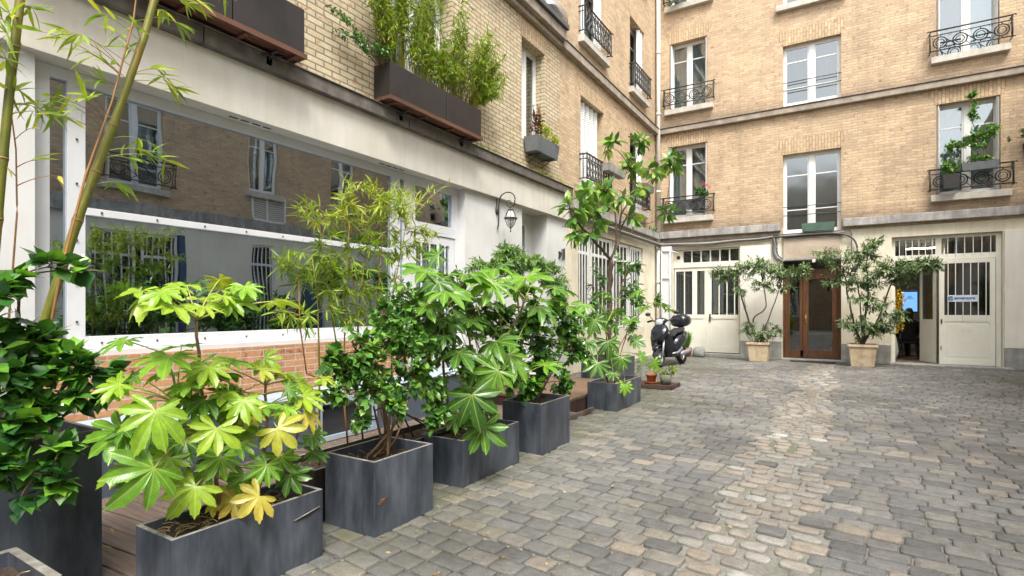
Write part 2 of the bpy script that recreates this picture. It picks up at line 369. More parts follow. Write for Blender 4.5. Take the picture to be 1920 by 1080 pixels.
def window(parent, F, s0, s1, z0, z1, d=.2, bars=(.74,), curtain=None, frame=M_WFRAME, glass=M_GLASS, name='window', mull=.09, label=None, fw=.055):
    mb = MB(); cs = (s0+s1)/2
    for a, b in ((s0, s0+fw), (s1-fw, s1)): F.box(mb, a, b, z0, z1, d, d+.06, frame)
    F.box(mb, s0+fw, s1-fw, z1-fw, z1, d, d+.06, frame); F.box(mb, s0+fw, s1-fw, z0, z0+fw, d, d+.06, frame)
    F.box(mb, cs-mull/2, cs+mull/2, z0+fw, z1-fw, d-.012, d+.06, frame)
    for a, b in ((s0+fw, cs-mull/2), (cs+mull/2, s1-fw)):          # casements
        for p, q in ((a, a+.035), (b-.035, b)): F.box(mb, p, q, z0+fw, z1-fw, d+.008, d+.05, frame)
        F.box(mb, a+.035, b-.035, z1-fw-.035, z1-fw, d+.008, d+.05, frame); F.box(mb, a+.035, b-.035, z0+fw, z0+fw+.06, d+.008, d+.05, frame)
        for t in bars:
            zz = z0+(z1-z0)*t; F.box(mb, a+.035, b-.035, zz-.014, zz+.014, d+.012, d+.045, frame)
    o = mb.build(name, parent)
    if label: o['label'] = label
    g = MB()
    for a, b in ((s0+fw, cs-mull/2), (cs+mull/2, s1-fw)): F.box(g, a+.03, b-.03, z0+fw+.02, z1-fw-.02, d+.026, d+.032, glass)
    g.build('pane', o)
    if curtain:
        cm = MB()
        for (a, b, ph) in curtain:
            a_, b_ = s0+(s1-s0)*a, s0+(s1-s0)*b; n = max(4, int((b_-a_)/.03)); V = []
            for i in range(n+1):
                x = a_+(b_-a_)*i/n; dd = d+.14+.018*math.sin(i*1.5+ph)+.008*math.sin(i*.6+ph)
                V += [F.w(x, z0+.05, dd), F.w(x, z1-.05, dd)]
            cm.add(V, [(2*i, 2*i+2, 2*i+3, 2*i+1) for i in range(n)], M_CURT, True)
        cm.build('curtain', o)
    return o
def sill(parent, F, s0, s1, z1, h=.16, out=.14):
    mb = MB(); F.box(mb, s0, s1, z1-h, z1, -out, .18, M_SILL); return bevel(mb.build('sill', parent), .008)
def lintel(parent, F, s0, s1, z, h=.42):
    mb = MB(); V = [F.w(s0-.02, z, -.006), F.w(s1+.02, z, -.006), F.w(s1+.16, z+h, -.006), F.w(s0-.16, z+h, -.006)]
    V += [F.w(s0-.02, z, .01), F.w(s1+.02, z, .01), F.w(s1+.16, z+h, .01), F.w(s0-.16, z+h, .01)]
    mb.add(V, [(0, 1, 2, 3), (4, 7, 6, 5), (0, 4, 5, 1), (1, 5, 6, 2), (2, 6, 7, 3), (3, 7, 4, 0)], M_SOLD)
    return mb.build('lintel', parent)
def circ(F, s, z, r, d, n=18, a0=0, a1=2*math.pi):
    return [F.w(s+r*math.cos(a0+(a1-a0)*i/n), z+r*math.sin(a0+(a1-a0)*i/n), d) for i in range(n+1)]
def railing(parent, F, s0, s1, z0, h=.6, out=.2, style='circles'):
    mb = MB(); d = -out; z1 = z0+h; ir = M_IRON
    zt = z1-.11; zb = z0+.08
    for z, r in ((z1, .020), (zt, .013), (zb, .016)): mb.tube([F.w(s0, z, 0), F.w(s0, z, d), F.w(s1, z, d), F.w(s1, z, 0)], r, ir, 5)
    for s, e in ((s0, -1), (s1, 1)):
        mb.tube([F.w(s, z0+.04, d), F.w(s, z1+.01, d)], .013, ir, 5)
        mb.tube([F.w(s, z1, d), F.w(s+e*.04, z1+.01, d-.02), F.w(s+e*.06, z1-.02, d-.03)], .014, ir, 5)
        mb.tube([F.w(s, zb, d), F.w(s+e*.05, zb-.02, d-.02)], .013, ir, 5)
        mb.tube([F.w(s, zb, d*.5), F.w(s, z1, d*.5)], .012, ir, 4)
    L = s1-s0; ph = zt-zb
    if style == 'circles':
        r = ph*.36; k = max(3, int(round((L-.1)/(ph*1.02)))); st = L/k
        for i in range(k):
            c = s0+st*(i+.5); zc = (zt+zb)/2
            mb.tube(circ(F, c, zc, r, d), .014, ir, 4, False); mb.tube(circ(F, c, zc, r*.62, d), .010, ir, 4, False)
            mb.tube([F.w(c, zc+r, d), F.w(c, zt, d)], .011, ir, 4); mb.tube([F.w(c, zc-r, d), F.w(c, zb, d)], .011, ir, 4)
            if i < k-1:
                x = s0+st*(i+1)
                mb.tube([F.w(x-st*.5+r*.8, zc+r*.6, d), F.w(x-.03, zc+r*.2, d), F.w(x+.03, zc-r*.2, d), F.w(x+st*.5-r*.8, zc-r*.6, d)], .011, ir, 4)
                mb.tube([F.w(x-st*.5+r*.8, zc-r*.6, d), F.w(x, zb+.02, d), F.w(x+st*.5-r*.8, zc-r*.6, d)], .010, ir, 4)
                mb.tube(circ(F, x, zt-.035+.02, .03, d, 8), .005, ir, 4, False)
    else:
        k = max(4, int(L/.16)); st = L/k
        for i in range(k+1):
            x = s0+st*i; mb.tube([F.w(x, zb, d), F.w(x, z1, d)], .012, ir, 4)
            if i < k:
                c = x+st/2; zc = (zt+zb)/2
                mb.tube([F.w(c, zb, d), F.w(c+st*.38, zc-.08, d), F.w(c+st*.1, zc, d), F.w(c+st*.38, zc+.08, d), F.w(c, zt, d)], .012, ir, 4)
                mb.tube([F.w(c, zb, d), F.w(c-st*.38, zc-.08, d), F.w(c-st*.1, zc, d), F.w(c-st*.38, zc+.08, d), F.w(c, zt, d)], .012, ir, 4)
                mb.tube(circ(F, c, (z1+zt)/2, .04, d, 8), .005, ir, 4, False)
    return mb.build('balcony_railing', parent)
def bars(mb, F, s0, s1, z0, z1, d, n, r=.009, m=M_WHITE):
    for i in range(n):
        x = s0+(s1-s0)*(i+.5)/n; F.box(mb, x-r, x+r, z0, z1, d-.012, d, m)

# ================================================================== THE GROUND
mb = MB(); mb.add([(-60, -60, -.014), (60, -60, -.014), (60, 60, -.014), (-60, 60, -.014)], [(0, 1, 2, 3)], None)
mj, n, l, p = newmat('joint sand and moss')
c = ramp(n, l, noise(n, l, 45, 5, .7), [(.3, (.12, .115, .10)), (.5, (.21, .20, .178)), (.75, (.31, .295, .27))])
g = ramp(n, l, noise(n, l, 1.1, 4, .6), [(.5, (0, 0, 0)), (.68, (.7, .7, .7))])
c = mix(n, l, g, c, (.085, .105, .040)); l.new(c, p.inputs['Base Color']); p.inputs['Roughness'].default_value = .95
bump(n, l, p, noise(n, l, 80, 5, .7), 1.0, .01)
mb.mats[0] = mj; tag(mb.build('ground'), kind='structure')

ms_, n, l, p = newmat('worn granite setts')
a = n.new('ShaderNodeAttribute'); a.attribute_name = 'tint'
c = ramp(n, l, a.outputs['Fac'], [(0, (.135, .135, .138)), (.22, (.175, .172, .170)), (.42, (.215, .206, .193)), (.60, (.25, .230, .203)), (.74, (.31, .265, .22)), (.84, (.30, .285, .262)), (.92, (.37, .36, .34)), (1, (.46, .45, .43))])
nz = ramp(n, l, noise(n, l, 14, 7, .75), [(.3, (.66, .66, .66)), (.52, (1, 1, 1)), (.72, (1.22, 1.2, 1.16))])
c = mix(n, l, 1, c, nz, 'MULTIPLY')
sp = ramp(n, l, noise(n, l, 150, 3, .6), [(.32, (.6, .6, .6)), (.55, (1, 1, 1)), (.75, (1.25, 1.25, 1.25))]); c = mix(n, l, 1, c, sp, 'MULTIPLY')
dm = ramp(n, l, noise(n, l, .55, 6, .6), [(.36, (.62, .61, .57)), (.5, (.92, .92, .9)), (.66, (1.12, 1.12, 1.12))]); c = mix(n, l, 1, c, dm, 'MULTIPLY')
mo = n.new('ShaderNodeAttribute'); mo.attribute_name = 'moss'
mf = n.new('ShaderNodeMath'); mf.operation = 'MULTIPLY'; l.new(mo.outputs['Fac'], mf.inputs[0]); l.new(ramp(n, l, noise(n, l, 5, 6, .7), [(.38, (.1, .1, .1)), (.62, (1, 1, 1))]), mf.inputs[1])
c = mix(n, l, mf.outputs[0], c, (.095, .098, .052))
l.new(c, p.inputs['Base Color']); p.inputs['Roughness'].default_value = .62; p.inputs['Specular IOR Level'].default_value = .35
bump(n, l, p, noise(n, l, 22, 8, .75), .55, .02)

def setts():
    rot = R(-5); cr, sr = math.cos(rot), math.sin(rot)
    V = []; F = []; T = []; M = []
    RW, LW = .146, .200
    NR = 8
    angs = [R(x+q_*90) for q_ in range(4) for x in (3, 36, 45, 54, 87)]
    NR = len(angs)
    for j in range(-8, 124):
        y0 = j*RW + rng.normal()*.006; x = -6.2 + (j % 2)*.1+rng.uniform(0, .04)
        while x < 7.2:
            Ls = LW*rng.uniform(.80, 1.16); cx = x+Ls/2; cy = y0+RW/2; x += Ls
            px, py = cx*cr-cy*sr, cx*sr+cy*cr
            # gentle swell so that rows are not ruler straight
            py += .045*math.sin(px*.9+.4)+.015*math.sin(px*2.1+py*.5); px += .03*math.sin(py*1.3)
            if px < -5.05 or py > 16.74 or py < .3 or px > 6.5: continue
            if px < -3.05 and py < 6.6 : continue
            if px < -3.0 and py < 8.8 and px > -5.1: continue
            strip = rng.random() < .95 and -.82+.03*math.sin(py*2) < px < -.20+.04*math.sin(py*1.7)
            gap = .0035+abs(rng.normal())*.0022; hx, hy = Ls/2-gap, RW/2-gap
            tint = float(np.clip(rng.choice([.06, .18, .30, .42, .60, .74], p=[.14, .26, .28, .20, .09, .03])+rng.normal()*.05, 0, .84)); ex = rng.uniform(7, 13); ht = .002+abs(rng.normal())*.003
            if strip:
                if rng.random() < .07: continue
                hx *= rng.uniform(.68, .92); hy *= rng.uniform(.66, .90); tint = float(np.clip(.80+rng.normal()*.09, .3, 1)); ex = rng.uniform(2.8, 4.5); ht = .002
            moss = 0.
            moss = max(moss, .85*math.exp(-((px-4.2)**2/2.4+(py-13.2)**2/9)) )
            moss = max(moss, .8*math.exp(-(16.8-py)/.45), .85*math.exp(-max(0, px+2.6)/.42)*(py < 9.3))
            if px < -2.6: moss = max(moss, .5)
            tz = rng.normal()*.010, rng.normal()*.014
            b = len(V); jr = 1+rng.normal(size=NR)*.012
            rings = [(1.0, -.013), (.99, -.004+ht), (.945, ht), (.55, ht+.0008)]
            for ri, (sc_, z) in enumerate(rings):
                for k, an in enumerate(angs):
                    q = (abs(math.cos(an)/1)**ex+abs(math.sin(an))**ex)**(-1/ex)*jr[k]*sc_
                    lx, ly = hx*math.cos(an)*q, hy*math.sin(an)*q
                    zz = z+(lx*tz[0]+ly*tz[1] if ri else 0)
                    V.append((px+lx*cr-ly*sr, py+lx*sr+ly*cr, zz)); T.append(tint); M.append(moss)
            V.append((px, py, ht+.0018)); T.append(tint); M.append(moss)
            for ri in range(3):
                for k in range(NR):
                    k2 = (k+1) % NR; F.append((b+ri*NR+k, b+ri*NR+k2, b+(ri+1)*NR+k2, b+(ri+1)*NR+k))
            for k in range(NR): F.append((b+3*NR+k, b+3*NR+(k+1) % NR, b+4*NR))
    me = bpy.data.meshes.new('cobblestone_paving'); me.from_pydata(V, [], F); me.materials.append(ms_)
    for nm, arr in (('tint', T), ('moss', M)):
        at_ = me.attributes.new(nm, 'FLOAT', 'POINT'); at_.data.foreach_set('value', arr)
    me.polygons.foreach_set('use_smooth', [True]*len(F)); me.update()
    o = bpy.data.objects.new('cobblestone_paving', me); C.objects.link(o); tag(o, kind='structure')
setts()

# ================================================================== LOW WING ON THE LEFT
low = thing('low_wing', 'low yellow brick wing with white ground floor band and very wide shop window', 'building', (-5.08, 4, 0))
mb = MB()
hl = [(2.2, 3.4, 4.3, 6.3), (5.2, 6.5, 4.3, 6.3), (8.56, 9.45, 4.55, 6.42)]
FL.wall(mb, -4, 10.08, 3.75, 6.95, hl, M_BRICKL, .34)
mb.build('brick_wall', low)
mb = MB()
FL.wall(mb, -4, 10.4, 0, 3.40, [(1.55, 6.83, -.01, 3.39), (8.58, 9.56, -.01, 3.39)], M_PLAS, .36)
mb.build('white_wall', low)
mb = MB(); FL.box(mb, -4, 10.40, 3.285, 3.80, -.075, .13, M_FASC)
FL.box(mb, 1.5, 6.9, 3.29, 3.5, .131, .36, M_FASC); FL.box(mb, 8.5, 9.6, 3.29, 3.5, .131, .36, M_FASC)
for a in (.95, 3.05, 5.05):
    for k in range(4): FL.box(mb, a+k*.12, a+k*.12+.09, 3.281, 3.287, .03, .06, M_DARK)
bevel(mb.build('fascia', low), .006)
mb = MB()
ys = [-4, .4, 2.7, 5.4, 8.05, 10.45]
for a, b in zip(ys, ys[1:]): FL.box(mb, a+.006, b-.006, 3.802, 3.95, -.15, .05, M_CAP)
FL.box(mb, -4, 10.45, 3.95, 3.965, -.17, .04, M_CAP)
bevel(mb.build('ledge', low), .01)
mb = MB(); FL.box(mb, -4, 10.05, 6.90, 7.10, -.20, .05, M_CORN); FL.box(mb, -4, 10.05, 6.80, 6.90, -.10, .05, M_CORN)
bevel(mb.build('cornice', low), .012)
mb = MB(); mb.add([(-4.84, -4, 7.12), (-4.84, 10.05, 7.12), (-9, 10.05, 8.8), (-9, -4, 8.8)], [(0, 1, 2, 3)], M_ROOF)
FL.box(mb, -4, 10.05, 7.105, 7.19, -.26, -.12, M_ROOF); mb.build('roof', low)
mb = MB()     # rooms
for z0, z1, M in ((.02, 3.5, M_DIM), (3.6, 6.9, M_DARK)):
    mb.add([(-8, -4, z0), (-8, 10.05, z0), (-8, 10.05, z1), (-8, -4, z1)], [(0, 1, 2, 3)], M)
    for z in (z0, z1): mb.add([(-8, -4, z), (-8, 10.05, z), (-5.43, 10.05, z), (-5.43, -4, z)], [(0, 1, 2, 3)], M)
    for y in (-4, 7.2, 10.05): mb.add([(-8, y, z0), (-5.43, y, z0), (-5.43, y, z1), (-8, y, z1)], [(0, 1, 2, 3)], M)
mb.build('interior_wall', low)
mb = MB(); FL.box(mb, 1.5, 5.52, .3, 1.02, -.02, .10, M_BRICKO); mb.build('orange_brick_panel', low)
mb = MB(); FL.box(mb, .2, 6.5, .02, .52, -.60, -.03, M_BLUE); FL.box(mb, .2, 6.5, .522, .535, -.62, -.03, M_BLFR)
pl_ = bevel(mb.build('plinth', low), .006)
bw = MB()
Fp = Fr('L', -4.48)
for a, b in ((3.55, 4.35),):
    Fp.box(bw, a, b, .07, .12, -.03, .02, M_BLFR); Fp.box(bw, a, b, .44, .49, -.03, .02, M_BLFR)
    Fp.box(bw, a, a+.06, .12, .44, -.03, .02, M_BLFR); Fp.box(bw, b-.06, b, .12, .44, -.03, .02, M_BLFR)
o = bw.build('basement_window', low)
g_ = MB(); Fp.box(g_, 3.6, 4.3, .11, .45, -.012, -.006, M_GLASSD); g_.build('pane', o)
# wide shop window
mb = MB(); W = M_WHITE
FL.box(mb, 1.55, 1.68, 1.03, 3.285, .13, .20, W); FL.box(mb, 1.79, 1.91, 1.03, 3.285, .13, .20, W)
FL.box(mb, 5.37, 5.52, 1.03, 3.285, .13, .20, W)
FL.box(mb, 1.91, 5.37, 3.195, 3.285, .13, .20, W); FL.box(mb, 1.68, 1.79, 3.195, 3.285, .13, .20, W)
FL.box(mb, 1.91, 5.37, 2.16, 2.22, .128, .20, W); FL.box(mb, 1.91, 5.37, 1.075, 1.18, .128, .20, W); FL.box(mb, 1.68, 1.79, 1.03, 1.12, .13, .20, W)
FL.box(mb, 1.5, 5.56, 1.022, 1.072, .02, .20, W)
fr_ = bevel(mb.build('shop_window', low), .003)
bo = MB()
def bolt(s, z):
    c = FL.w(s, z, .124); bo.box(c[0]-.002, c[0]+.004, c[1]-.007, c[1]+.007, c[2]-.007, c[2]+.007, M_IRON)
for s in np.arange(2.02, 5.3, .42):
    bolt(s, 2.19); bolt(s, 1.125)
for z in (1.3, 1.6, 1.95, 2.4, 2.75, 3.05): bolt(1.85, z); bolt(5.44, z)
bo.build('bolt', fr_)
for i, (a, b, c, d) in enumerate(((1.9, 5.38, 2.21, 3.21), (1.9, 5.38, 1.17, 2.17), (1.67, 1.80, 1.11, 3.2))):
    g_ = MB(); FL.box(g_, a, b, c, d, .172, .178, M_GLASSB); g_.build('pane', fr_)
# door beside it
mb = MB()
FL.box(mb, 5.60, 5.72, 0.05, 3.285, .13, .22, W); FL.box(mb, 6.75, 6.83, .05, 3.285, .13, .22, W); FL.box(mb, 5.72, 6.75, 3.17, 3.285, .13, .22, W)
FL.box(mb, 5.72, 6.75, 2.50, 2.66, .13, .22, W); FL.box(mb, 5.72, 5.84, 2.66, 3.17, .14, .20, W); FL.box(mb, 6.68, 6.75, 2.66, 3.17, .14, .20, W)
dr = bevel(mb.build('shop_door', low), .003)
lf = MB(); FL.box(lf, 5.73, 5.86, .07, 2.49, .145, .19, W); FL.box(lf, 6.62, 6.74, .07, 2.49, .145, .19, W); FL.box(lf, 5.86, 6.62, 2.37, 2.49, .145, .19, W); FL.box(lf, 5.86, 6.62, .07, .85, .15, .19, W)
bars(lf, FL, 5.88, 6.60, .85, 2.37, .15, 4, .013)
lfo = lf.build('door_leaf', dr)
for a, b, c, d in ((5.83, 6.69, 2.65, 3.18), (5.85, 6.63, .84, 2.38)):
    g_ = MB(); FL.box(g_, a, b, c, d, .168, .172, M_GLASSB); g_.build('pane', dr)
g_ = MB(); FL.box(g_, 5.51, 5.61, 1.03, 3.19, .17, .176, M_GLASSB); FL.box(g_, 5.52, 5.60, 3.19, 3.285, .13, .2, W); g_.build('side_pane', low)
# recess with a narrow window
mb = MB(); FL.box(mb, 8.58, 9.56, .02, 3.3, .36, .42, M_PLAS); 
for a, b in ((8.60, 8.66), (9.20, 9.27)): FL.box(mb, a, b, 1.2, 3.1, .30, .355, W)
FL.box(mb, 8.66, 9.20, 3.04, 3.1, .30, .355, W); FL.box(mb, 8.66, 9.20, 1.2, 1.26, .30, .355, W)
nw = mb.build('narrow_window', low)
g_ = MB(); FL.box(g_, 8.65, 9.21, 1.25, 3.05, .33, .335, M_GLASSD); g_.build('pane', nw)
window(low, FL, 5.2, 6.5, 4.3, 6.3, .24, curtain=[(.05, .95, 0)])
window(low, FL, 8.56, 9.45, 4.55, 6.42, .20, bars=())
window(low, FL, 2.2, 3.4, 4.3, 6.3, .24, curtain=[(.05, .95, 0)])
lintel(low, FL, 8.56, 9.45, 6.425, .36)

# ================================================================== TALL WING ON THE LEFT
tall = thing('corner_wing', 'tall tan brick wing running to the corner above barred ground floor windows', 'building', (-5.08, 13.4, 0))
ht = [(11.15, 12.5, 4.22, 6.2), (14.4, 15.55, 4.22, 6.27), (11.12, 12.5, 7.5, 9.45), (14.4, 15.6, 7.5, 9.5), (11.12, 12.5, 10.85, 12.4), (14.4, 15.6, 10.85, 12.4)]
mb = MB(); FL.wall(mb, 10.08, 16.8, 3.55, 12.9, ht, M_BRICK, .34)
mb.add([(-5.08, 10.08, 6.9), (-9, 10.08, 6.9), (-9, 10.08, 12.9), (-5.08, 10.08, 12.9)], [(0, 1, 2, 3)], M_BRICK)
mb.build('brick_wall', tall)
mb = MB(); FL.wall(mb, 10.4, 16.8, 0, 3.55, [(11.02, 15.55, .9, 3.18)], M_CREAM, .16); mb.build('ground_floor_wall', tall)
mb = MB(); FL.box(mb, 10.5, 16.66, 3.56, 3.74, -.15, .03, M_STONE); bevel(mb.build('ledge', tall), .012)
mb = MB(); FL.box(mb, 10.05, 16.67, 6.80, 6.97, -.13, .04, M_CORN); FL.box(mb, 10.05, 16.65, 6.972, 6.99, -.15, .04, M_CAP); bevel(mb.build('cornice', tall), .01)
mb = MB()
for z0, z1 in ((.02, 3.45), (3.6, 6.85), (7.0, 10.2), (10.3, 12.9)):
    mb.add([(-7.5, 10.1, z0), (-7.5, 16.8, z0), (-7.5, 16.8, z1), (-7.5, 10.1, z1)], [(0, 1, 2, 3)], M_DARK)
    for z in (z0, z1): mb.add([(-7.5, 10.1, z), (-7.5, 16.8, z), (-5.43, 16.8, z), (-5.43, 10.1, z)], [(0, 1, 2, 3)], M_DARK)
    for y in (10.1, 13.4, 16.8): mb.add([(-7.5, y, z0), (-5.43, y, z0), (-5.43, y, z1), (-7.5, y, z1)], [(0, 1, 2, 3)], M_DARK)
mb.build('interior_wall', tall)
for h in ht:
    window(tall, FL, h[0], h[1], h[2], h[3], .24, curtain=[(.03, .49, 0), (.52, .97, 1)])
    lintel(tall, FL, h[0], h[1], h[3], .36); sill(tall, FL, h[0]-.1, h[1]+.1, h[2])
    railing(tall, FL, h[0]-.06, h[1]+.06, h[2]+.02, .62, .18, 'lyre')
def folded(parent, F, s0, s1, z0, z1, d, n):
    mb = MB(); V = []; k = n*2
    for i in range(k+1):
        x = s0+(s1-s0)*i/k; dd = d+(0 if i % 2 else .075); V += [F.w(x, z0, dd), F.w(x, z1, dd)]
    mb.add(V, [(2*i, 2*i+2, 2*i+3, 2*i+1) for i in range(k)], M_WFRAME)
    zz = z0+.08
    while zz < z1-.05:       # louvre lips
        for i in range(k):
            xa, xb = s0+(s1-s0)*i/k, s0+(s1-s0)*(i+1)/k; da, db = d+(0 if i % 2 else .075), d+(0 if (i+1) % 2 else .075)
            mb.add([F.w(xa, zz, da-.001), F.w(xb, zz, db-.001), F.w(xb, zz-.018, db-.013), F.w(xa, zz-.018, da-.013)], [(0, 1, 2, 3)], M_WFRAME)
        zz += .045
    return mb.build('folding_shutter', parent)
folded(tall, FL, 11.17, 12.4, 4.24, 6.18, .08, 5)
folded(tall, FL, 12.1, 12.48, 7.52, 9.43, .02, 2); folded(tall, FL, 15.2, 15.58, 7.52, 9.48, .02, 2); folded(tall, FL, 15.15, 15.53, 4.24, 6.25, .02, 2)
for a, b in ((11.05, 11.78), (11.86, 13.20), (13.28, 14.45), (14.55, 15.5)):
    mb = MB(); W = M_WFRAME; d = .05
    FL.box(mb, a, a+.06, .92, 3.16, d, d+.06, W); FL.box(mb, b-.06, b, .92, 3.16, d, d+.06, W); FL.box(mb, a+.06, b-.06, 3.08, 3.16, d, d+.06, W); FL.box(mb, a+.06, b-.06, .92, 1.0, d, d+.06, W)
    FL.box(mb, a+.06, b-.06, 2.66, 2.73, d+.002, d+.06, W); bars(mb, FL, a+.06, b-.06, 1.0, 3.08, d, max(4, int((b-a)/.24)), .022, W)
    o = mb.build('barred_window', tall); g_ = MB(); FL.box(g_, a+.05, b-.05, .98, 3.1, d+.03, d+.035, M_GLASSD); g_.build('pane', o)
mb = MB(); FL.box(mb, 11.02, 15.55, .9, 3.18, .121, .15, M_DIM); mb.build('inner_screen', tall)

# ================================================================== BACK BUILDING
back = thing('apartment_building', 'tan brick apartment building across the far end with three ground floor doors', 'building', (0, 16.8, 0))
hb = [(-4.69, -3.54, 4.20, 6.40), (1.87, 3.06, 4.19, 6.42), (-1.515, -.132, 3.50, 5.69), (-4.66, -3.54, 7.52, 9.56), (-1.515, -.132, 7.03, 8.71), (1.87, 3.04, 7.56, 9.6),
      (-4.66, -3.54, 10.68, 12.5), (-1.515, -.132, 9.82, 11.6), (1.87, 3.04, 10.7, 12.5), (5.1, 6.2, 4.19, 6.42), (5.1, 6.2, 7.56, 9.6)]
mb = MB(); FB.wall(mb, -5.08, 7, 3.5, 12.9, hb, M_BRICK, .3); mb.build('brick_wall', back)
hg = [(-4.55, -2.64, .06, 3.22), (-1.53, -.13, 0, 2.74), (.97, 3.1, .04, 3.23)]
mb = MB(); FB.wall(mb, -5.08, 7, 0, 3.5, hg, M_CREAM, .26); mb.build('ground_floor_wall', back)
mb = MB(); FB.box(mb, -2.62, -1.55, .50, 3.22, -.03, .01, M_WHWALL); bevel(mb.build('pale_render_panel', back), .005); mb = MB(); FB.box(mb, 3.12, 7, .50, 3.24, -.06, .01, M_WHWALL); bevel(mb.build('pale_render_panel', back), .005)
for a, b in ((-2.62, -1.55), (-.12, .95), (3.12, 7)):
    mb = MB(); FB.box(mb, a, b, 0, .495, -.055, .01, M_BASE); bevel(mb.build('base_course', back), .008)
mb = MB(); FB.box(mb, -4.92, -1.56, 3.57, 3.78, -.15, .02, M_STONE); FB.box(mb, -.09, 7, 3.57, 3.78, -.15, .02, M_STONE); FB.box(mb, -4.92, -1.56, 3.44, 3.568, -.05, .02, M_CORN); bevel(mb.build('ledge', back), .014)
mb = MB(); FB.box(mb, -4.95, 7, 6.80, 6.955, -.13, .02, M_CORN); FB.box(mb, -4.95, 7, 6.957, 6.985, -.155, .02, M_CAP); bevel(mb.build('cornice', back), .012)
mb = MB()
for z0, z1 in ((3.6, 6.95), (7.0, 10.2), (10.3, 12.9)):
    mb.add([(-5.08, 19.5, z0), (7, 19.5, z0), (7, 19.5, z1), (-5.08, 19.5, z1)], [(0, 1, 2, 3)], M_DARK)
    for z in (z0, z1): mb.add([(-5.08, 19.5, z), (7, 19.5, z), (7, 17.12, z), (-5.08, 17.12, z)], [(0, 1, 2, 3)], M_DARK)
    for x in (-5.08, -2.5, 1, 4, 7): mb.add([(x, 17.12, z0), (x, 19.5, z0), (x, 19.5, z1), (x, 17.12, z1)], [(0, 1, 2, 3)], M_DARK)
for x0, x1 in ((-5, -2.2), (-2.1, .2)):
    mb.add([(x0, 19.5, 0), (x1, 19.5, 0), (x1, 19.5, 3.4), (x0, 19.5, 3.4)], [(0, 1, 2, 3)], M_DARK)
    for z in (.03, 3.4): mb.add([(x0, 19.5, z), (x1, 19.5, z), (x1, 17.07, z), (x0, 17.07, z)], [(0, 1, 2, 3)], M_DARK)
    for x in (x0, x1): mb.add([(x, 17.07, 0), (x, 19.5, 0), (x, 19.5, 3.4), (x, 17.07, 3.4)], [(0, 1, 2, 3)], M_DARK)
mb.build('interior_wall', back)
mb = MB(); FB.box(mb, -4.5, -2.68, .2, 3.19, .20, .21, M_GREYC); mb.build('inner_blind', back)
# lit room behind the open door
mb = MB(); X0, X1, Y0, Y1 = .3, 4.6, 17.07, 23.5
mb.add([(X0, Y0, .04), (X1, Y0, .04), (X1, Y1, .04), (X0, Y1, .04)], [(0, 1, 2, 3)], M_FLOOR)
mb.add([(X0, Y0, 3.3), (X0, Y1, 3.3), (X1, Y1, 3.3), (X1, Y0, 3.3)], [(0, 1, 2, 3)], M_WHWALL)
mb.add([(X0, Y1, .04), (X1, Y1, .04), (X1, Y1, 3.3), (X0, Y1, 3.3)], [(0, 1, 2, 3)], M_DIM)
mb.add([(X0, Y0, .04), (X0, Y1, .04), (X0, Y1, 3.3), (X0, Y0, 3.3)], [(0, 1, 2, 3)], M_ROOM); mb.add([(X1, Y0, .04), (X1, Y1, .04), (X1, Y1, 3.3), (X1, Y0, 3.3)], [(0, 1, 2, 3)], M_ROOM)
mb.box(2.35, 2.5, 19.4, 23.4, .04, 3.3, M_ROOM)
mb.build('room', back)
cur = {0: [(.04, .47, 0), (.60, .97, 2)], 1: [(.03, .97, 0)], 2: [(.03, .97, 1)], 3: [(.04, .44, 0), (.55, .97, 2)], 4: [(.03, .97, 1)], 5: [(.54, .98, 0)], 7: [(.03, .97, 1)]}
for i, h in enumerate(hb):
    mid = i in (2, 4, 7)
    win = window(back, FB, h[0], h[1], h[2], h[3], .20 if not mid else .14, bars=(.745,) if not mid else (.735, .30), curtain=cur.get(i, [(.05, .95, 0)]), glass=M_GLASS if not mid else glassmat('reeded glass', .22, (.42, .47, .47), .12, .3) if i == 2 else MATS.get('reeded glass', M_GLASS), mull=.12 if mid else .10)
    lintel(back, FB, h[0], h[1], h[3])
    if not mid:
        sill(back, FB, h[0]-.12, h[1]+.18, h[2]); railing(back, FB, h[0]-.14, h[1]+.20, h[2]+.04, .56, .17)
        folded(back, FB, h[0]+.002, h[0]+.075, h[2]+.02, h[3]-.02, .0, 1); folded(back, FB, h[1]-.075, h[1]-.002, h[2]+.02, h[3]-.02, .0, 1)
    else:
        if i == 7: sill(back, FB, h[0]-.16, h[1]+.14, h[2])
        r_ = MB()
        for zz in ((.50, .74) if i != 7 else (.5,)): r_.tube([FB.w(h[0], h[2]+zz*(.9 if i == 4 else 1), .06), FB.w(h[1], h[2]+zz*(.9 if i == 4 else 1), .06)], .011, M_IRON, 6)
        r_.build('safety_rail', back)
mb = MB(); FB.box(mb, -1.53, -.12, 3.40, 3.497, -.04, .1, M_STONE); mb.build('threshold_stone', back)
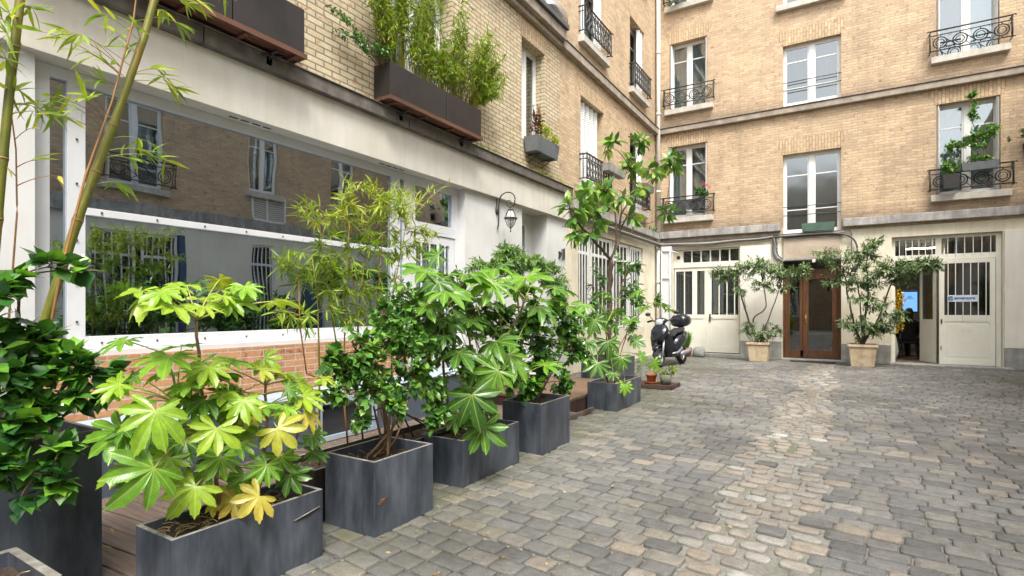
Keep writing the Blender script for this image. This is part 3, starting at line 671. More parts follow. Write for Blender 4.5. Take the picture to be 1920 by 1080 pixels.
# white garage-like door on the left
mb = MB(); W = M_CRPAINT; d = .10
FB.box(mb, -4.55, -4.28, 2.82, 3.21, d-.02, d+.06, M_CREAM)
FB.box(mb, -4.55, -2.64, 2.67, 2.82, d-.03, d+.06, W); FB.box(mb, -4.28, -2.64, 3.17, 3.21, d-.02, d+.06, W)
for i in range(7): x = -4.28+1.62*i/6; FB.box(mb, x-.018, x+.018, 2.82, 3.17, d-.012, d+.03, W)
for x0, x1, panes in ((-4.53, -3.60, [(-4.49, -4.25), (-4.22, -4.0), (-3.86, -3.64)]), (-3.54, -2.66, [(-3.44, -3.24), (-3.21, -3.02), (-2.99, -2.81), (-2.78, -2.69)])):
    zt, zm = 2.56, 1.24; xs = [x0]+[v for p_ in panes for v in p_]+[x1]
    for k in range(0, len(xs), 2): FB.box(mb, xs[k], xs[k+1], zm, zt, d, d+.045, W)
    FB.box(mb, x0, x1, zt, 2.668, d, d+.045, W); FB.box(mb, x0, x1, 1.12, zm, d-.004, d+.045, W); FB.box(mb, x0, x1, .12, 1.12, d+.012, d+.045, W)
    FB.box(mb, x0, x0+.09, .12, 1.12, d, d+.012, W); FB.box(mb, x1-.09, x1, .12, 1.12, d, d+.012, W); FB.box(mb, x0+.09, x1-.09, .12, .30, d, d+.012, W); FB.box(mb, (x0+x1)/2-.02, (x0+x1)/2+.02, .30, 1.12, d+.006, d+.012, W)
FB.box(mb, -3.60, -3.54, .12, 2.668, d-.012, d+.045, W)
o = bevel(mb.build('panelled_door', back), .003)
h_ = MB(); FB.box(h_, -3.50, -3.46, 1.05, 1.26, d-.03, d, M_IRON); h_.tube([FB.w(-3.48, 1.15, d-.03), FB.w(-3.48, 1.15, d-.07), FB.w(-3.40, 1.15, d-.07)], .009, M_IRON); h_.build('handle', o)
g_ = MB(); FB.box(g_, -4.5, -2.67, 1.2, 2.6, d+.022, d+.027, M_GLASSD); FB.box(g_, -4.27, -2.65, 2.83, 3.18, d+.035, d+.04, M_GLASSD); g_.build('pane', o)
mb = MB(); c = FB.w(-4.405, 2.985, d-.022); mb.lathe(0, 0, [(.055, 0), (.06, .004), (.045, .008)], M_IRON, 14)
mb.v = [(c[0]+x, c[1]-z, c[2]+y) for x, y, z in mb.v]; mb.build('vent_hole', back)
mb = MB(); FB.box(mb, -4.75, -2.5, 0, .10, -.22, .1, M_BASE); FB.box(mb, -1.56, -.1, 0, .045, -.16, .25, M_BASE); FB.box(mb, .9, 3.25, 0, .05, -.25, .25, M_BASE); bevel(mb.build('step', back), .012)
# brown entrance door
mb = MB(); W = M_BROWN; d = .19
FB.box(mb, -1.53, -1.44, .046, 2.50, d, d+.06, W); FB.box(mb, -.22, -.13, .046, 2.50, d, d+.06, W); FB.box(mb, -1.44, -.22, 2.36, 2.50, d, d+.06, W)
FB.box(mb, -1.53, -.13, 2.50, 2.74, d+.02, d+.06, M_DARK)
FB.box(mb, -1.44, -1.10, .046, .26, d+.01, d+.055, W); FB.box(mb, -1.44, -1.36, .26, 2.36, d+.01, d+.055, W); FB.box(mb, -1.12, -1.04, .26, 2.36, d+.01, d+.055, W)
o = bevel(mb.build('entrance_door', back), .004)
lf = MB(); FB.box(lf, -1.03, -.90, .06, 2.355, d-.006, d+.04, W); FB.box(lf, -.34, -.225, .06, 2.355, d-.006, d+.04, W); FB.box(lf, -.90, -.34, .06, .28, d-.006, d+.04, W); FB.box(lf, -.90, -.34, 2.24, 2.355, d-.006, d+.04, W)
lo = bevel(lf.build('door_leaf', o), .004)
h_ = MB(); FB.box(h_, -.985, -.945, 1.03, 1.27, d-.014, d-.006, M_BRASS); h_.tube([FB.w(-.965, 1.2, d-.01), FB.w(-.965, 1.2, d-.05), FB.w(-.965, 1.08, d-.05), FB.w(-.965, 1.08, d-.01)], .012, M_BRASS, 8); h_.build('handle', o)
for a, b, z0, z1 in ((-1.37, -1.11, .25, 2.37), (-.91, -.33, .27, 2.25)):
    g_ = MB(); FB.box(g_, a, b, z0, z1, d+.02, d+.026, M_GLASSD); g_.build('pane', o)
mb = MB(); FB.box(mb, -1.50, -.16, 2.80, 3.34, -.07, .02, M_PINK); FB.box(mb, -1.52, -.14, 2.74, 2.80, -.09, .1, M_STONE); FB.box(mb, -1.52, -.14, 3.335, 3.37, -.09, .02, M_STONE)
mb.box(-.80, -.72, 16.66, 16.74, 2.66, 2.745, M_LAMPW)
bevel(mb.build('lintel_panel', back), .01)
mb = MB(); FB.box(mb, -1.3, -.25, .001, .018, -.62, -.20, M_RUBBER); tag(mb.build('door_mat'), 'dark thin mat on the paving before the brown glazed door', 'door mat')
# the open office door on the right
mb = MB(); W = M_CRPAINT; d = .12
FB.box(mb, .97, 1.05, .05, 3.22, d, d+.07, W); FB.box(mb, 3.0, 3.1, .05, 3.22, d, d+.07, W); FB.box(mb, 1.05, 3.0, 3.15, 3.22, d, d+.07, W); FB.box(mb, 1.05, 3.0, 2.63, 2.76, d, d+.07, W); FB.box(mb, 1.86, 1.98, 2.76, 3.15, d, d+.07, W)
FB.box(mb, 3.10, 3.22, .05, 3.24, .10, .26, W)
bars(mb, FB, 1.07, 1.86, 2.70, 3.2, d-.012, 6, .009, M_WFRAME); bars(mb, FB, 2.02, 2.98, 2.70, 3.2, d-.012, 6, .009, M_WFRAME)
o = bevel(mb.build('office_door', back), .004)
g_ = MB(); FB.box(g_, 1.04, 1.87, 2.75, 3.16, d+.03, d+.035, M_GLASSD); FB.box(g_, 1.97, 3.01, 2.75, 3.16, d+.03, d+.035, M_GLASSD); g_.build('pane', o)
def leaf_door(F, s0, s1, M, name, label=None):
    lf = MB(); F.box(lf, s0, s0+.10, .06, 2.62, 0, .045, M); F.box(lf, s1-.10, s1, .06, 2.62, 0, .045, M)
    F.box(lf, s0+.10, s1-.10, 2.52, 2.62, 0, .045, M); F.box(lf, s0+.10, s1-.10, 1.10, 1.26, 0, .045, M); F.box(lf, s0+.10, s1-.10, .06, .20, 0, .045, M); F.box(lf, s0+.10, s1-.10, .20, 1.10, .012, .04, M)
    F.box(lf, s0+.14, s1-.14, .25, 1.05, .006, .013, M)
    bars(lf, F, s0+.10, s1-.10, 1.14, 2.60, -.004, 6, .009, M_WFRAME)
    F.box(lf, s0+.42, s1-.42, .88, 1.0, .0, .0055, M); F.box(lf, s0+.02, s0+.05, .4, .5, -.008, 0, M_SILVER); F.box(lf, s0+.03, s0+.06, 1.05, 1.16, -.02, 0, M_IRON)
    q = bevel(lf.build(name, o), .003)
    return q
Fd = Fr('B', 16.8+d-.05)
ql = leaf_door(Fd, 1.93, 2.98, M_CRPAINT, 'barred_leaf')
g_ = MB(); Fd.box(g_, 2.02, 2.89, 1.25, 2.53, .02, .025, glassmat('grey leaf glass', .12, (.55, .55, .53), .05)); g_.build('leaf_pane', o)
# inner leaf standing ajar
Fi = Fr('B', 0); lf = MB()
for a, b, c, d2 in ((0, .07, .06, 2.60), (.48, .55, .06, 2.60), (.07, .48, .06, 1.15), (.07, .48, 2.50, 2.60)): lf.box(a, b, 0, .04, c, d2, M_CRPAINT)
lf.box(.06, .49, .018, .024, 1.14, 2.52, M_GLASSD)
an = R(62); lf.v = [(1.90-x*math.cos(an)-y*math.sin(an), 17.08+x*math.sin(an)-y*math.cos(an), z) for x, y, z in lf.v]
lf.build('open_leaf', o)

# writing on the barred door leaf
sg = thing('door_sign', 'white strip with blue logo ring and blue lettering on the barred cream door leaf', 'sign', (2.38, 16.8, 1.66))
mb = MB(); F_ = Fr('B', 16.8+.12-.05); F_.box(mb, 2.09, 2.67, 1.585, 1.745, -.028, -.022, M_SIGNW); mb.build('board', sg)
def text(s, size, loc, rotz, m, name, parent, bold=.0, xs=1.0):
    cu = bpy.data.curves.new(name, 'FONT'); cu.body = s; cu.size = size; cu.extrude = .0012; cu.offset = bold; cu.align_y = 'CENTER'
    t = bpy.data.objects.new('tmp', cu); C.objects.link(t); bpy.context.view_layer.update()
    me = bpy.data.meshes.new_from_object(t.evaluated_get(bpy.context.evaluated_depsgraph_get())); bpy.data.objects.remove(t)
    me.materials.clear(); me.materials.append(m)
    me.transform(Matrix.Translation(Vector(loc)-BASE[parent.name]) @ Matrix.Rotation(rotz, 4, 'Z') @ Matrix.Rotation(R(90), 4, 'X') @ Matrix.Diagonal((xs, 1, 1, 1)))
    o = bpy.data.objects.new(name, me); C.objects.link(o); o.parent = parent; return o
text('envergure', .098, (2.215, 16.84-.003, 1.672), 0, M_LETT, 'lettering', sg, .0022, .98)
mb = MB(); mb.tube([(2.152+.044*math.cos(a), 16.838, 1.668+.044*math.sin(a)) for a in np.linspace(.5, 6.0, 20)], .011, M_LETT, 5)
mb.tube([(2.152+.018*math.cos(a), 16.838, 1.668+.018*math.sin(a)) for a in np.linspace(0, 5, 12)], .006, M_BLUEB, 5); mb.build('logo_ring', sg)

# ================================================================== RIGHT SIDE BUILDING (seen mirrored in the shop window)
rb = thing('opposite_building', 'brick building opposite, only seen mirrored in the wide shop window', 'building', (5, 9, 0))
hr = [(6.1, 7.4, 4.55, 6.75), (9.85, 10.85, 5.0, 6.9), (12.9, 14.0, 5.0, 6.9), (2.6, 3.9, 4.55, 6.75)]
hg2 = [(5.75, 7.90, .7, 3.40), (9.95, 10.75, .7, 3.40), (11.7, 12.65, .05, 2.8), (2.5, 4.2, .7, 3.4)]
mb = MB(); FRt.wall(mb, -2.5, 16.8, 4.1, 9.5, hr, M_BRICK, .25); FRt.wall(mb, -2.5, 16.8, 0, 3.75, hg2, M_WHWALL, .15)
FRt.box(mb, -2.5, 16.8, 3.75, 4.1, -.12, .02, M_STONE)
mb.add([(5, 16.8, 9.5), (5, -2.5, 9.5), (9, -2.5, 9.5), (9, 16.8, 9.5)], [(0, 1, 2, 3)], M_ROOF)
mb.build('wall', rb)
mb = MB(); mb.add([(6.5, -2.5, 0), (6.5, 16.8, 0), (6.5, 16.8, 9.4), (6.5, -2.5, 9.4)], [(0, 1, 2, 3)], M_DARK); mb.build('interior_wall', rb)
for h in hr: window(rb, FRt, *h, .1, curtain=[(.5, .95, 0)]); sill(rb, FRt, h[0]-.15, h[1]+.15, h[2])
railing(rb, FRt, 5.95, 7.6, 4.57, .65, .25); railing(rb, FRt, 2.45, 4.1, 4.57, .65, .25)
mb = MB()
for z in np.arange(4.25, 4.9, .07): mb.add([FRt.w(9.95, z, 0), FRt.w(11.05, z, 0), FRt.w(11.05, z-.05, -.05), FRt.w(9.95, z-.05, -.05)], [(0, 1, 2, 3)], M_WFRAME)
FRt.box(mb, 9.9, 9.95, 4.18, 4.95, -.06, .02, M_WFRAME); FRt.box(mb, 11.05, 11.1, 4.18, 4.95, -.06, .02, M_WFRAME); FRt.box(mb, 10.47, 10.53, 4.18, 4.95, -.06, .02, M_WFRAME); FRt.box(mb, 9.95, 11.05, 4.12, 4.18, -.06, .02, M_WFRAME); mb.build('louvre_vent', rb)
for a, b in ((5.75, 6.75), (6.9, 7.80), (9.95, 10.75), (2.5, 4.2)):
    mb = MB()
    for p_, q_ in ((a, a+.07), (b-.07, b)): FRt.box(mb, p_, q_, .7, 3.4, .05, .1, M_WFRAME)
    for z in (.7, 2.75, 3.33): FRt.box(mb, a+.07, b-.07, z, z+.07, .05, .1, M_WFRAME)
    bars(mb, FRt, a+.07, b-.07, .77, 3.33, .05, 5, .015, M_WFRAME); o_ = mb.build('barred_window', rb)
    g_ = MB(); FRt.box(g_, a+.06, b-.06, .75, 3.35, .08, .085, M_GLASSD); g_.build('pane', o_)
mb = MB(); FRt.box(mb, 7.82, 7.98, .0, 3.4, -.03, .1, M_BLUED); mb.build('blue_post', rb)
mb = MB(); FRt.box(mb, 11.7, 12.65, .05, 2.8, .1, .14, M_BLUED); mb.build('door', rb)

rr = thing('rear_building', 'plain brick building behind the viewer, only seen mirrored in window panes', 'building', (0, -9, 0))
FN = Fr('N', -9.0)
hn = [(x, x+1.1, z, z+2.1) for x in (-6.5, -3.5, -.5, 2.5, 5.2) for z in (.9, 4.2, 7.4)]
mb = MB(); FN.wall(mb, -9, 9, 0, 10.5, hn, M_BRICK, .25); mb.add([(-9, -9, 10.5), (9, -9, 10.5), (9, -13, 10.5), (-9, -13, 10.5)], [(0, 1, 2, 3)], M_ROOF); mb.build('wall', rr)
mb = MB(); mb.add([(-9, -10, 0), (9, -10, 0), (9, -10, 10.4), (-9, -10, 10.4)], [(0, 1, 2, 3)], M_DARK); mb.build('interior_wall', rr)
for h in hn: window(rr, FN, *h, .1)

# ================================================================== DECK
dk = thing('wooden_deck', 'low weathered plank deck along the left wall behind the planters', 'deck', (-4, 2, 0))
mb = MB(); n_ = 0
ang = R(-5); y = -1.4
while y < 6.9:
    w_ = .135
    def yy(x, off): return off + (x+3.0)*math.tan(R(-4))*-1
    xa, xb = -5.05, -2.99
    a0, a1, b0, b1 = yy(xa, y), yy(xb, y), yy(xa, y+w_), yy(xb, y+w_)
    if max(b0, b1) < 6.48:
        zt = .06+random.uniform(-.0015, .0015)
        mb.add([(xa, a0, .02), (xb, a1, .02), (xb, b1, .02), (xa, b0, .02), (xa, a0, zt), (xb, a1, zt), (xb, b1, zt), (xa, b0, zt)], [(0, 3, 2, 1), (4, 5, 6, 7), (0, 1, 5, 4), (1, 2, 6, 5), (2, 3, 7, 6), (3, 0, 4, 7)], M_DECK)
    y += w_+.008
bevel(mb.build('planks', dk), .003, 1)
mb = MB(); mb.box(-2.988, -2.96, -1.4, 6.95, .0, .055, M_DECK); mb.build('edge_board', dk)
up = thing('raised_deck', 'raised warm brown plank platform beyond the fourth planter, one step above the deck', 'deck', (-4, 7.6, 0))
mb = MB(); y = 6.50
while y < 8.7: mb.box(-5.05, -3.13, y, y+.125, .165, .20, M_DECK2); y += .131
mb.build('planks', up); mb = MB(); mb.box(-5.05, -3.135, 6.515, 8.74, .0, .16, M_TRAY); mb.build('side_board', up)
mb = MB(); y = 6.5
for k in range(4): mb.box(-3.10+k*0, -2.98, 6.50+k*.13, 6.62+k*.13, .02, .06, M_DECK2)

# ================================================================== PLANTERS
def hollow(mb, x0, x1, y0, y1, z0, z1, t, m, mr=None, zi=None, taper=0):
    zi = z0+.02 if zi is None else zi
    o0 = [(x0+taper, y0+taper, z0), (x1-taper, y0+taper, z0), (x1-taper, y1-taper, z0), (x0+taper, y1-taper, z0)]; o1 = [(x0, y0, z1), (x1, y0, z1), (x1, y1, z1), (x0, y1, z1)]
    i1 = [(x0+t, y0+t, z1), (x1-t, y0+t, z1), (x1-t, y1-t, z1), (x0+t, y1-t, z1)]; i0 = [(x0+t+taper, y0+t+taper, zi), (x1-t-taper, y0+t+taper, zi), (x1-t-taper, y1-t-taper, zi), (x0+t+taper, y1-t-taper, zi)]
    V = o0+o1+i1+i0; q = range(4)
    mb.add(V, [(k, (k+1) % 4, 4+(k+1) % 4, 4+k) for k in q]+[(8+k, 8+(k+1) % 4, 12+(k+1) % 4, 12+k) for k in q]+[(3, 2, 1, 0), (12, 13, 14, 15)], m)
    mb.add(V, [(4+k, 4+(k+1) % 4, 8+(k+1) % 4, 8+k) for k in q], mr or m)
def soil(x0, x1, y0, y1, z, parent, m=M_SOIL, straw=0):
    mb = MB(); nx, ny = max(4, int((x1-x0)/.03)), max(4, int((y1-y0)/.03)); V = []
    for i in range(nx+1):
        for j in range(ny+1): V.append((x0+(x1-x0)*i/nx, y0+(y1-y0)*j/ny, z+random.uniform(-.012, .012)))
    mb.add(V, [(i*(ny+1)+j, (i+1)*(ny+1)+j, (i+1)*(ny+1)+j+1, i*(ny+1)+j+1) for i in range(nx) for j in range(ny)], m, True)
    o = mb.build('soil', parent)
    if straw:
        s = MB()
        for k in range(straw):
            a = random.uniform(0, 6.28); L = random.uniform(.03, .10); x, y = random.uniform(x0+.03, x1-.03), random.uniform(y0+.03, y1-.03)
            p0 = Vector((x, y, z+.014)); p1 = p0+Vector((math.cos(a)*L, math.sin(a)*L, random.uniform(0, .03)))
            p1.x = min(max(p1.x, x0), x1); p1.y = min(max(p1.y, y0), y1)
            s.tube([p0, (p0+p1)/2+Vector((0, 0, .008)), p1], .002, M_STRAW, 3)
        q = s.build('straw', parent); q['kind'] = 'stuff'
    return o
def planter(label, x0, x1, y0, y1, h, m=M_ZINC, rim=M_RIM, t=.022, fill=.05, z=0, straw=0, group='planters along the left wall', cat='planter', name='square_planter', soilc=True):
    th = thing(name, label, cat, ((x0+x1)/2, (y0+y1)/2, z), group)
    mb = MB(); hollow(mb, x0, x1, y0, y1, z, z+h, t, m, rim, z+h-fill-.06); bevel(mb.build('body', th), .004)
    if soilc: soil(x0+t+.002, x1-t-.002, y0+t+.002, y1-t-.002, z+h-fill, th, straw=straw)
    return th
PA = planter('long low zinc trough with a dent on its front, holding the big yellowing lobed plant', -2.86, -2.53, 1.245, 2.055, .38, fill=.045, straw=60, name='long_planter')
mb = MB()       # the gash in the metal
q = [(-2.527, 1.88, .262), (-2.527, 1.945, .272), (-2.527, 2.02, .287), (-2.527, 2.03, .281), (-2.527, 1.96, .258), (-2.527, 1.89, .252)]
mb.add(q, [(0, 1, 2, 3, 4, 5)], M_DARK); mb.tube([(-2.528, 1.865, .262), (-2.522, 1.93, .276), (-2.526, 2.03, .291)], .004, M_RIM, 5); mb.build('dent', PA)
PB = planter('tall square zinc planter with a rusty hole near its corner, holding the many stemmed shrub', -2.90, -2.452, 2.372, 2.925, .465, fill=.075, straw=20)
mb = MB(); mb.loft([((-2.4515, 2.40, .198), (0, .001, 0), (0, 0, .001)), ((-2.4515, 2.43, .205), (.0025, 0, 0), (0, 0, .022)), ((-2.4515, 2.455, .212), (.002, 0, 0), (0, 0, .013)), ((-2.4515, 2.495, .222), (.001, 0, 0), (0, 0, .003))], M_RUST, 8)
mb.build('rust_hole', PB)
PC = planter('long low zinc trough between the two square planters, holding the tall arching lobed plant', -2.985, -2.55, 3.40, 4.26, .372, straw=14, name='long_planter')
PD = planter('square zinc planter holding the dense dark green shrub next to the wooden step', -2.93, -2.485, 4.56, 5.185, .492)
PE = planter('small zinc planter on the cobbles beyond the wooden step', -3.10, -2.66, 7.03, 8.03, .385)
PF = planter('blue grey zinc planter behind the small one, holding the tall forked tree', -4.25, -3.50, 9.35, 10.2, .50)
PG = planter('very tall dark zinc planter at the left edge holding the glossy leaved bush', -3.80, -3.17, .25, 1.232, .74, z=.061, fill=.04, name='tall_planter')
PH = planter('small open zinc planter in the bottom left corner holding only brown soil', -3.02, -2.55, .12, .86, .385, fill=.06, straw=14, t=.035, name='small_planter')
PI_ = planter('dark brown metal trough behind the square planters holding thin bamboo canes', -3.36, -2.95, 2.33, 4.2, .345, z=.004, m=M_ZBR, straw=30, name='brown_trough')

# ================================================================== LEAVES
def T_ovate(rows, curve=.12, fold=.12, n=2, tip=True):
    """rows: half widths along the length"""
    V = []; U = []; k = len(rows)
    for i, w in enumerate(rows):
        y = i/(k-1); z = -curve*y*y
        if w == 0: V.append((0, y, z)); U.append((0, y))
        else:
            V += [(-w, y, z+fold*w), (0, y, z), (w, y, z+fold*w)]; U += [(-w, y), (0, y), (w, y)]
    F = []; idx = []; c = 0
    for w in rows:
        if w == 0: idx.append((c, c, c)); c += 1
        else: idx.append((c, c+1, c+2)); c += 3
    for i in range(k-1):
        a, b = idx[i], idx[i+1]
        for j in (0, 1):
            f = []
            for v in (a[j], a[j+1], b[j+1], b[j]):
                if v not in f: f.append(v)
            if len(f) >= 3: F.append(tuple(f))
    return np.array(V), F, np.array(U)
T_CAM = T_ovate([.04, .22, .33, .34, .24, .10, 0], .16, .16)
T_SMALL = T_ovate([.04, .26, .20, 0], .12, .3)
T_LANCE = T_ovate([.015, .07, .075, .045, 0], .22, .3)
T_LANCS = T_ovate([.02, .085, 0], .2, .3)
T_OLV = T_ovate([.03, .12, .13, .06, 0], .25, .3)
T_OBL = T_ovate([.03, .10, .17, .19, .12, 0], .35, .3)
def T_palmate(nl=8, seed=0, spread=128, curl=.2, sinus=.42):
    r_ = random.Random(seed)
    A = np.radians(np.linspace(-spread, spread, nl)+np.array([r_.uniform(-3, 3) for _ in range(nl)])); Ln = np.array([.58+.42*math.cos(a*.62) for a in A])*np.array([r_.uniform(.86, 1.08) for _ in A])
    xs = np.array([0, .10, .24, .42, .60, .76, .90, 1.0]); rs = np.array([1, .94, .90, .85, .77, .67, .56, sinus])
    outl = []; bend = [r_.uniform(-.25, .25) for _ in A]; lift = [r_.uniform(-.12, .12) for _ in A]; tw = [r_.uniform(-.12, .12) for _ in A]
    for i, a in enumerate(A):
        for sgn in (-1, 1):
            j = i+sgn; half = abs(A[j]-a)/2 if 0 <= j < nl else math.radians(15)
            seq = list(zip(xs, rs)); seq = seq[::-1] if sgn < 0 else seq[1:]
            if sgn < 0 and i > 0: seq = seq[1:]
            for x, rr in seq:
                teeth = .030*math.sin(x*17+i*2.3+seed) if 0 < x < .9 else 0
                end = x == 1 and 0 <= j < nl
                R_ = (Ln[i]+Ln[j])/2*sinus if end else Ln[i]*(rr+teeth)
                if x == 1 and not end: R_ = Ln[i]*.30
                outl.append((a+sgn*x*half+bend[i]*.35*(1-x), R_, x*sgn, i))
    rings = [.16, .42, .64, .84, 1.0]
    V = [(0, 0, 0)]; U = [(0, 0)]
    for q, ρ in enumerate(rings):
        for ph, rr, x, i in outl:
            rad = ρ*rr if ρ > .2 else .07
            z = -curl*rad**2.2 + lift[i]*rad**2 + .13*rad*abs(x)*ρ*(1 if rad > .2 else .3) - .02*rad + tw[i]*rad*x*ρ + .012*math.sin(rad*19+i*3+x*4)*ρ
            V.append((math.sin(ph)*rad, math.cos(ph)*rad, z)); U.append((x*.28*rad, rad))
    n = len(outl); F = [(0, 1+k, 2+k) for k in range(n-1)]
    for r0 in range(len(rings)-1):
        for k in range(n-1): F.append((1+r0*n+k, 1+(r0+1)*n+k, 1+(r0+1)*n+k+1, 1+r0*n+k+1))
    return np.array(V), F, np.array(U)
T_PAL = [T_palmate(8, 1, 124, .22), T_palmate(9, 2, 130, .10, .38), T_palmate(7, 3, 116, .34, .44), T_palmate(8, 5, 128, .02, .40), T_palmate(7, 8, 120, .26, .36), T_palmate(9, 11, 134, .16, .42)]
def leaf_mesh(name, parent, items, mat, templates):
    """items: (pos, dir, normal, length, width, tint)"""
    if not isinstance(templates, list): templates = [templates]
    VV = []; FF = []; UU = []; TT = []; base = 0
    for k, (TV, TF, TU) in enumerate(templates):
        it = items[k::len(templates)]
        if not it: continue
        P = np.array([tuple(i[0]) for i in it]); D = np.array([tuple(i[1]) for i in it]); N = np.array([tuple(i[2]) for i in it])
        L = np.array([i[3] for i in it])[:, None]; W = np.array([i[4] for i in it])[:, None]; tt = np.array([i[5] for i in it])
        D /= np.linalg.norm(D, axis=1)[:, None]+1e-9; Xa = np.cross(D, N); Xa /= np.linalg.norm(Xa, axis=1)[:, None]+1e-9; N = np.cross(Xa, D)
        nv = len(TV)
        tx = TV[None, :, :]
        Vw = P[:, None, :]+Xa[:, None, :]*(tx[:, :, 0:1]*W[:, None, :])+D[:, None, :]*(tx[:, :, 1:2]*L[:, None, :])+N[:, None, :]*(tx[:, :, 2:3]*L[:, None, :])
        VV.append(Vw.reshape(-1, 3)); UU.append(np.tile(TU, (len(it), 1))); TT.append(np.repeat(tt, nv))
        for i in range(len(it)):
            b = base+i*nv; FF += [tuple(b+v for v in f) for f in TF]
        base += len(it)*nv
    V = np.concatenate(VV); U = np.concatenate(UU); T = np.concatenate(TT); org = np.array(BASE[parent.name])
    me = bpy.data.meshes.new(name); me.from_pydata((V-org).tolist(), [], FF); me.materials.append(mat)
    a_ = me.attributes.new('tint', 'FLOAT', 'POINT'); a_.data.foreach_set('value', np.clip(T, 0, 1))
    me.polygons.foreach_set('use_smooth', [True]*len(FF))
    uv = me.uv_layers.new(name='UVMap'); vi = np.empty(len(me.loops), dtype=int); me.loops.foreach_get('vertex_index', vi)
    uv.data.foreach_set('uv', U[vi].ravel()); me.update()
    o = bpy.data.objects.new(name, me); C.objects.link(o); o.parent = parent; return o
def rv(s=1.0): return Vector((random.gauss(0, s), random.gauss(0, s), random.gauss(0, s)))
def bez(a, b, c, n): return [a*(1-t)**2+b*2*t*(1-t)+c*t*t for t in [i/n for i in range(n+1)]]
def inell(c, r, bias=.45):
    while True:
        d = rv(); d.normalize(); k = random.random()**bias
        return Vector((c[0]+d.x*r[0]*k, c[1]+d.y*r[1]*k, c[2]+d.z*r[2]*k)), d
UP = Vector((0, 0, 1))
def grow(name, label, cat, loc, stems, blobs, mat, tpl, L=(.05, .08), W=1.0, tint=(.1, .9), per=9, r0=.012, twigm=None, barkm=None, up=.6, droop=.3, group=None, whorl=False, leafspan=(.35, 1), minz=None, fname='foliage', stemside=7, tw=.0025, toplight=.25):
    """stems: lists of points; blobs: (centre, radii, twigs)"""
    th = thing(name, label, cat, loc, group); sb = MB(); samples = []
    for st in stems:
        pts = [Vector(p) for p in st[0]]; ra, rb_ = st[1], st[2]
        sm = []
        for i in range(len(pts)-1):
            p0 = pts[max(i-1, 0)]; p1 = pts[i]; p2 = pts[i+1]; p3 = pts[min(i+2, len(pts)-1)]
            for k in range(5):
                t = k/5; sm.append(.5*((2*p1)+(p2-p0)*t+(2*p0-5*p1+4*p2-p3)*t*t+(3*p1-p0-3*p2+p3)*t**3))
        sm.append(pts[-1]); sm = [p+rv(ra*.25) if 0 < i < len(sm)-1 else p for i, p in enumerate(sm)]
        sb.tube(sm, [ra+(rb_-ra)*i/(len(sm)-1) for i in range(len(sm))], barkm or M_TWIG, stemside)
        samples += [(p, i/(len(sm)-1)) for i, p in enumerate(sm)]
    leaves = []; zs = [b[0][2] for b in blobs]; zlo, zhi = min(zs)-.3, max(zs)+.3
    for bc, br, nt_ in blobs:
        bc = Vector(bc)
        cand = sorted(samples, key=lambda s: (s[0]-bc).length+max(0, s[0].z-bc.z)*1.5)[:1]
        s0 = cand[0][0]; D = bc-s0
        if D.length > max(br)*.35:
            br_pts = bez(s0, s0+D*.5+UP*D.length*.08+rv(.04*D.length), bc, 6); sb.tube(br_pts, [r0*.75-(r0*.45)*i/6 for i in range(7)], twigm or barkm or M_TWIG, 5)
        else: br_pts = [s0, bc]
        loc_s = br_pts[len(br_pts)//2:]+[s for s, _ in samples if (s-bc).length < max(br)*.9]
        for k in range(nt_):
            e, d = inell(bc, br)
            if minz and e.z < minz: continue
            src = min((random.choice(loc_s) for _ in range(3)), key=lambda q: (q-e).length)
            v = e-src; ln = max(v.length, .03)
            pts = bez(src, src+v*.5+UP*ln*.10+rv(ln*.06), e, 5); sb.tube(pts, [tw*1.4, tw*1.3, tw*1.2, tw, tw, tw*.7], twigm or M_TWIG, 3, False)
            td = (pts[-1]-pts[-2]).normalized(); tb = random.uniform(-.18, .18)
            for j in range(per):
                f = leafspan[0]+(leafspan[1]-leafspan[0])*(j+.5)/per if not whorl else random.uniform(.85, 1)
                x = f*5; i0 = min(int(x), 4); p = pts[i0].lerp(pts[i0+1], x-i0)
                side = td.cross(UP); side = side.normalized() if side.length > .1 else Vector((1, 0, 0))
                a = (j*2.4+random.uniform(-.5, .5)); rad = (side*math.cos(a)+td.cross(side)*math.sin(a))
                dr = (td*random.uniform(.3, .9)+rad*random.uniform(.6, 1.1)+rv(.15)-UP*droop*random.uniform(0, 1))
                if j == per-1: dr = td+rv(.2)
                dr.normalize(); nr = UP*up+d*.25+rv(.30)
                ll = random.uniform(*L); hh = (p.z-zlo)/(zhi-zlo+1e-6)
                tt = random.uniform(*tint)+tb+(f-.6)*.25
                leaves.append((p, dr, nr, ll, ll*W*random.uniform(.85, 1.15), tt))
    sb.build('stem', th); leaf_mesh(fname, th, leaves, mat, tpl); return th

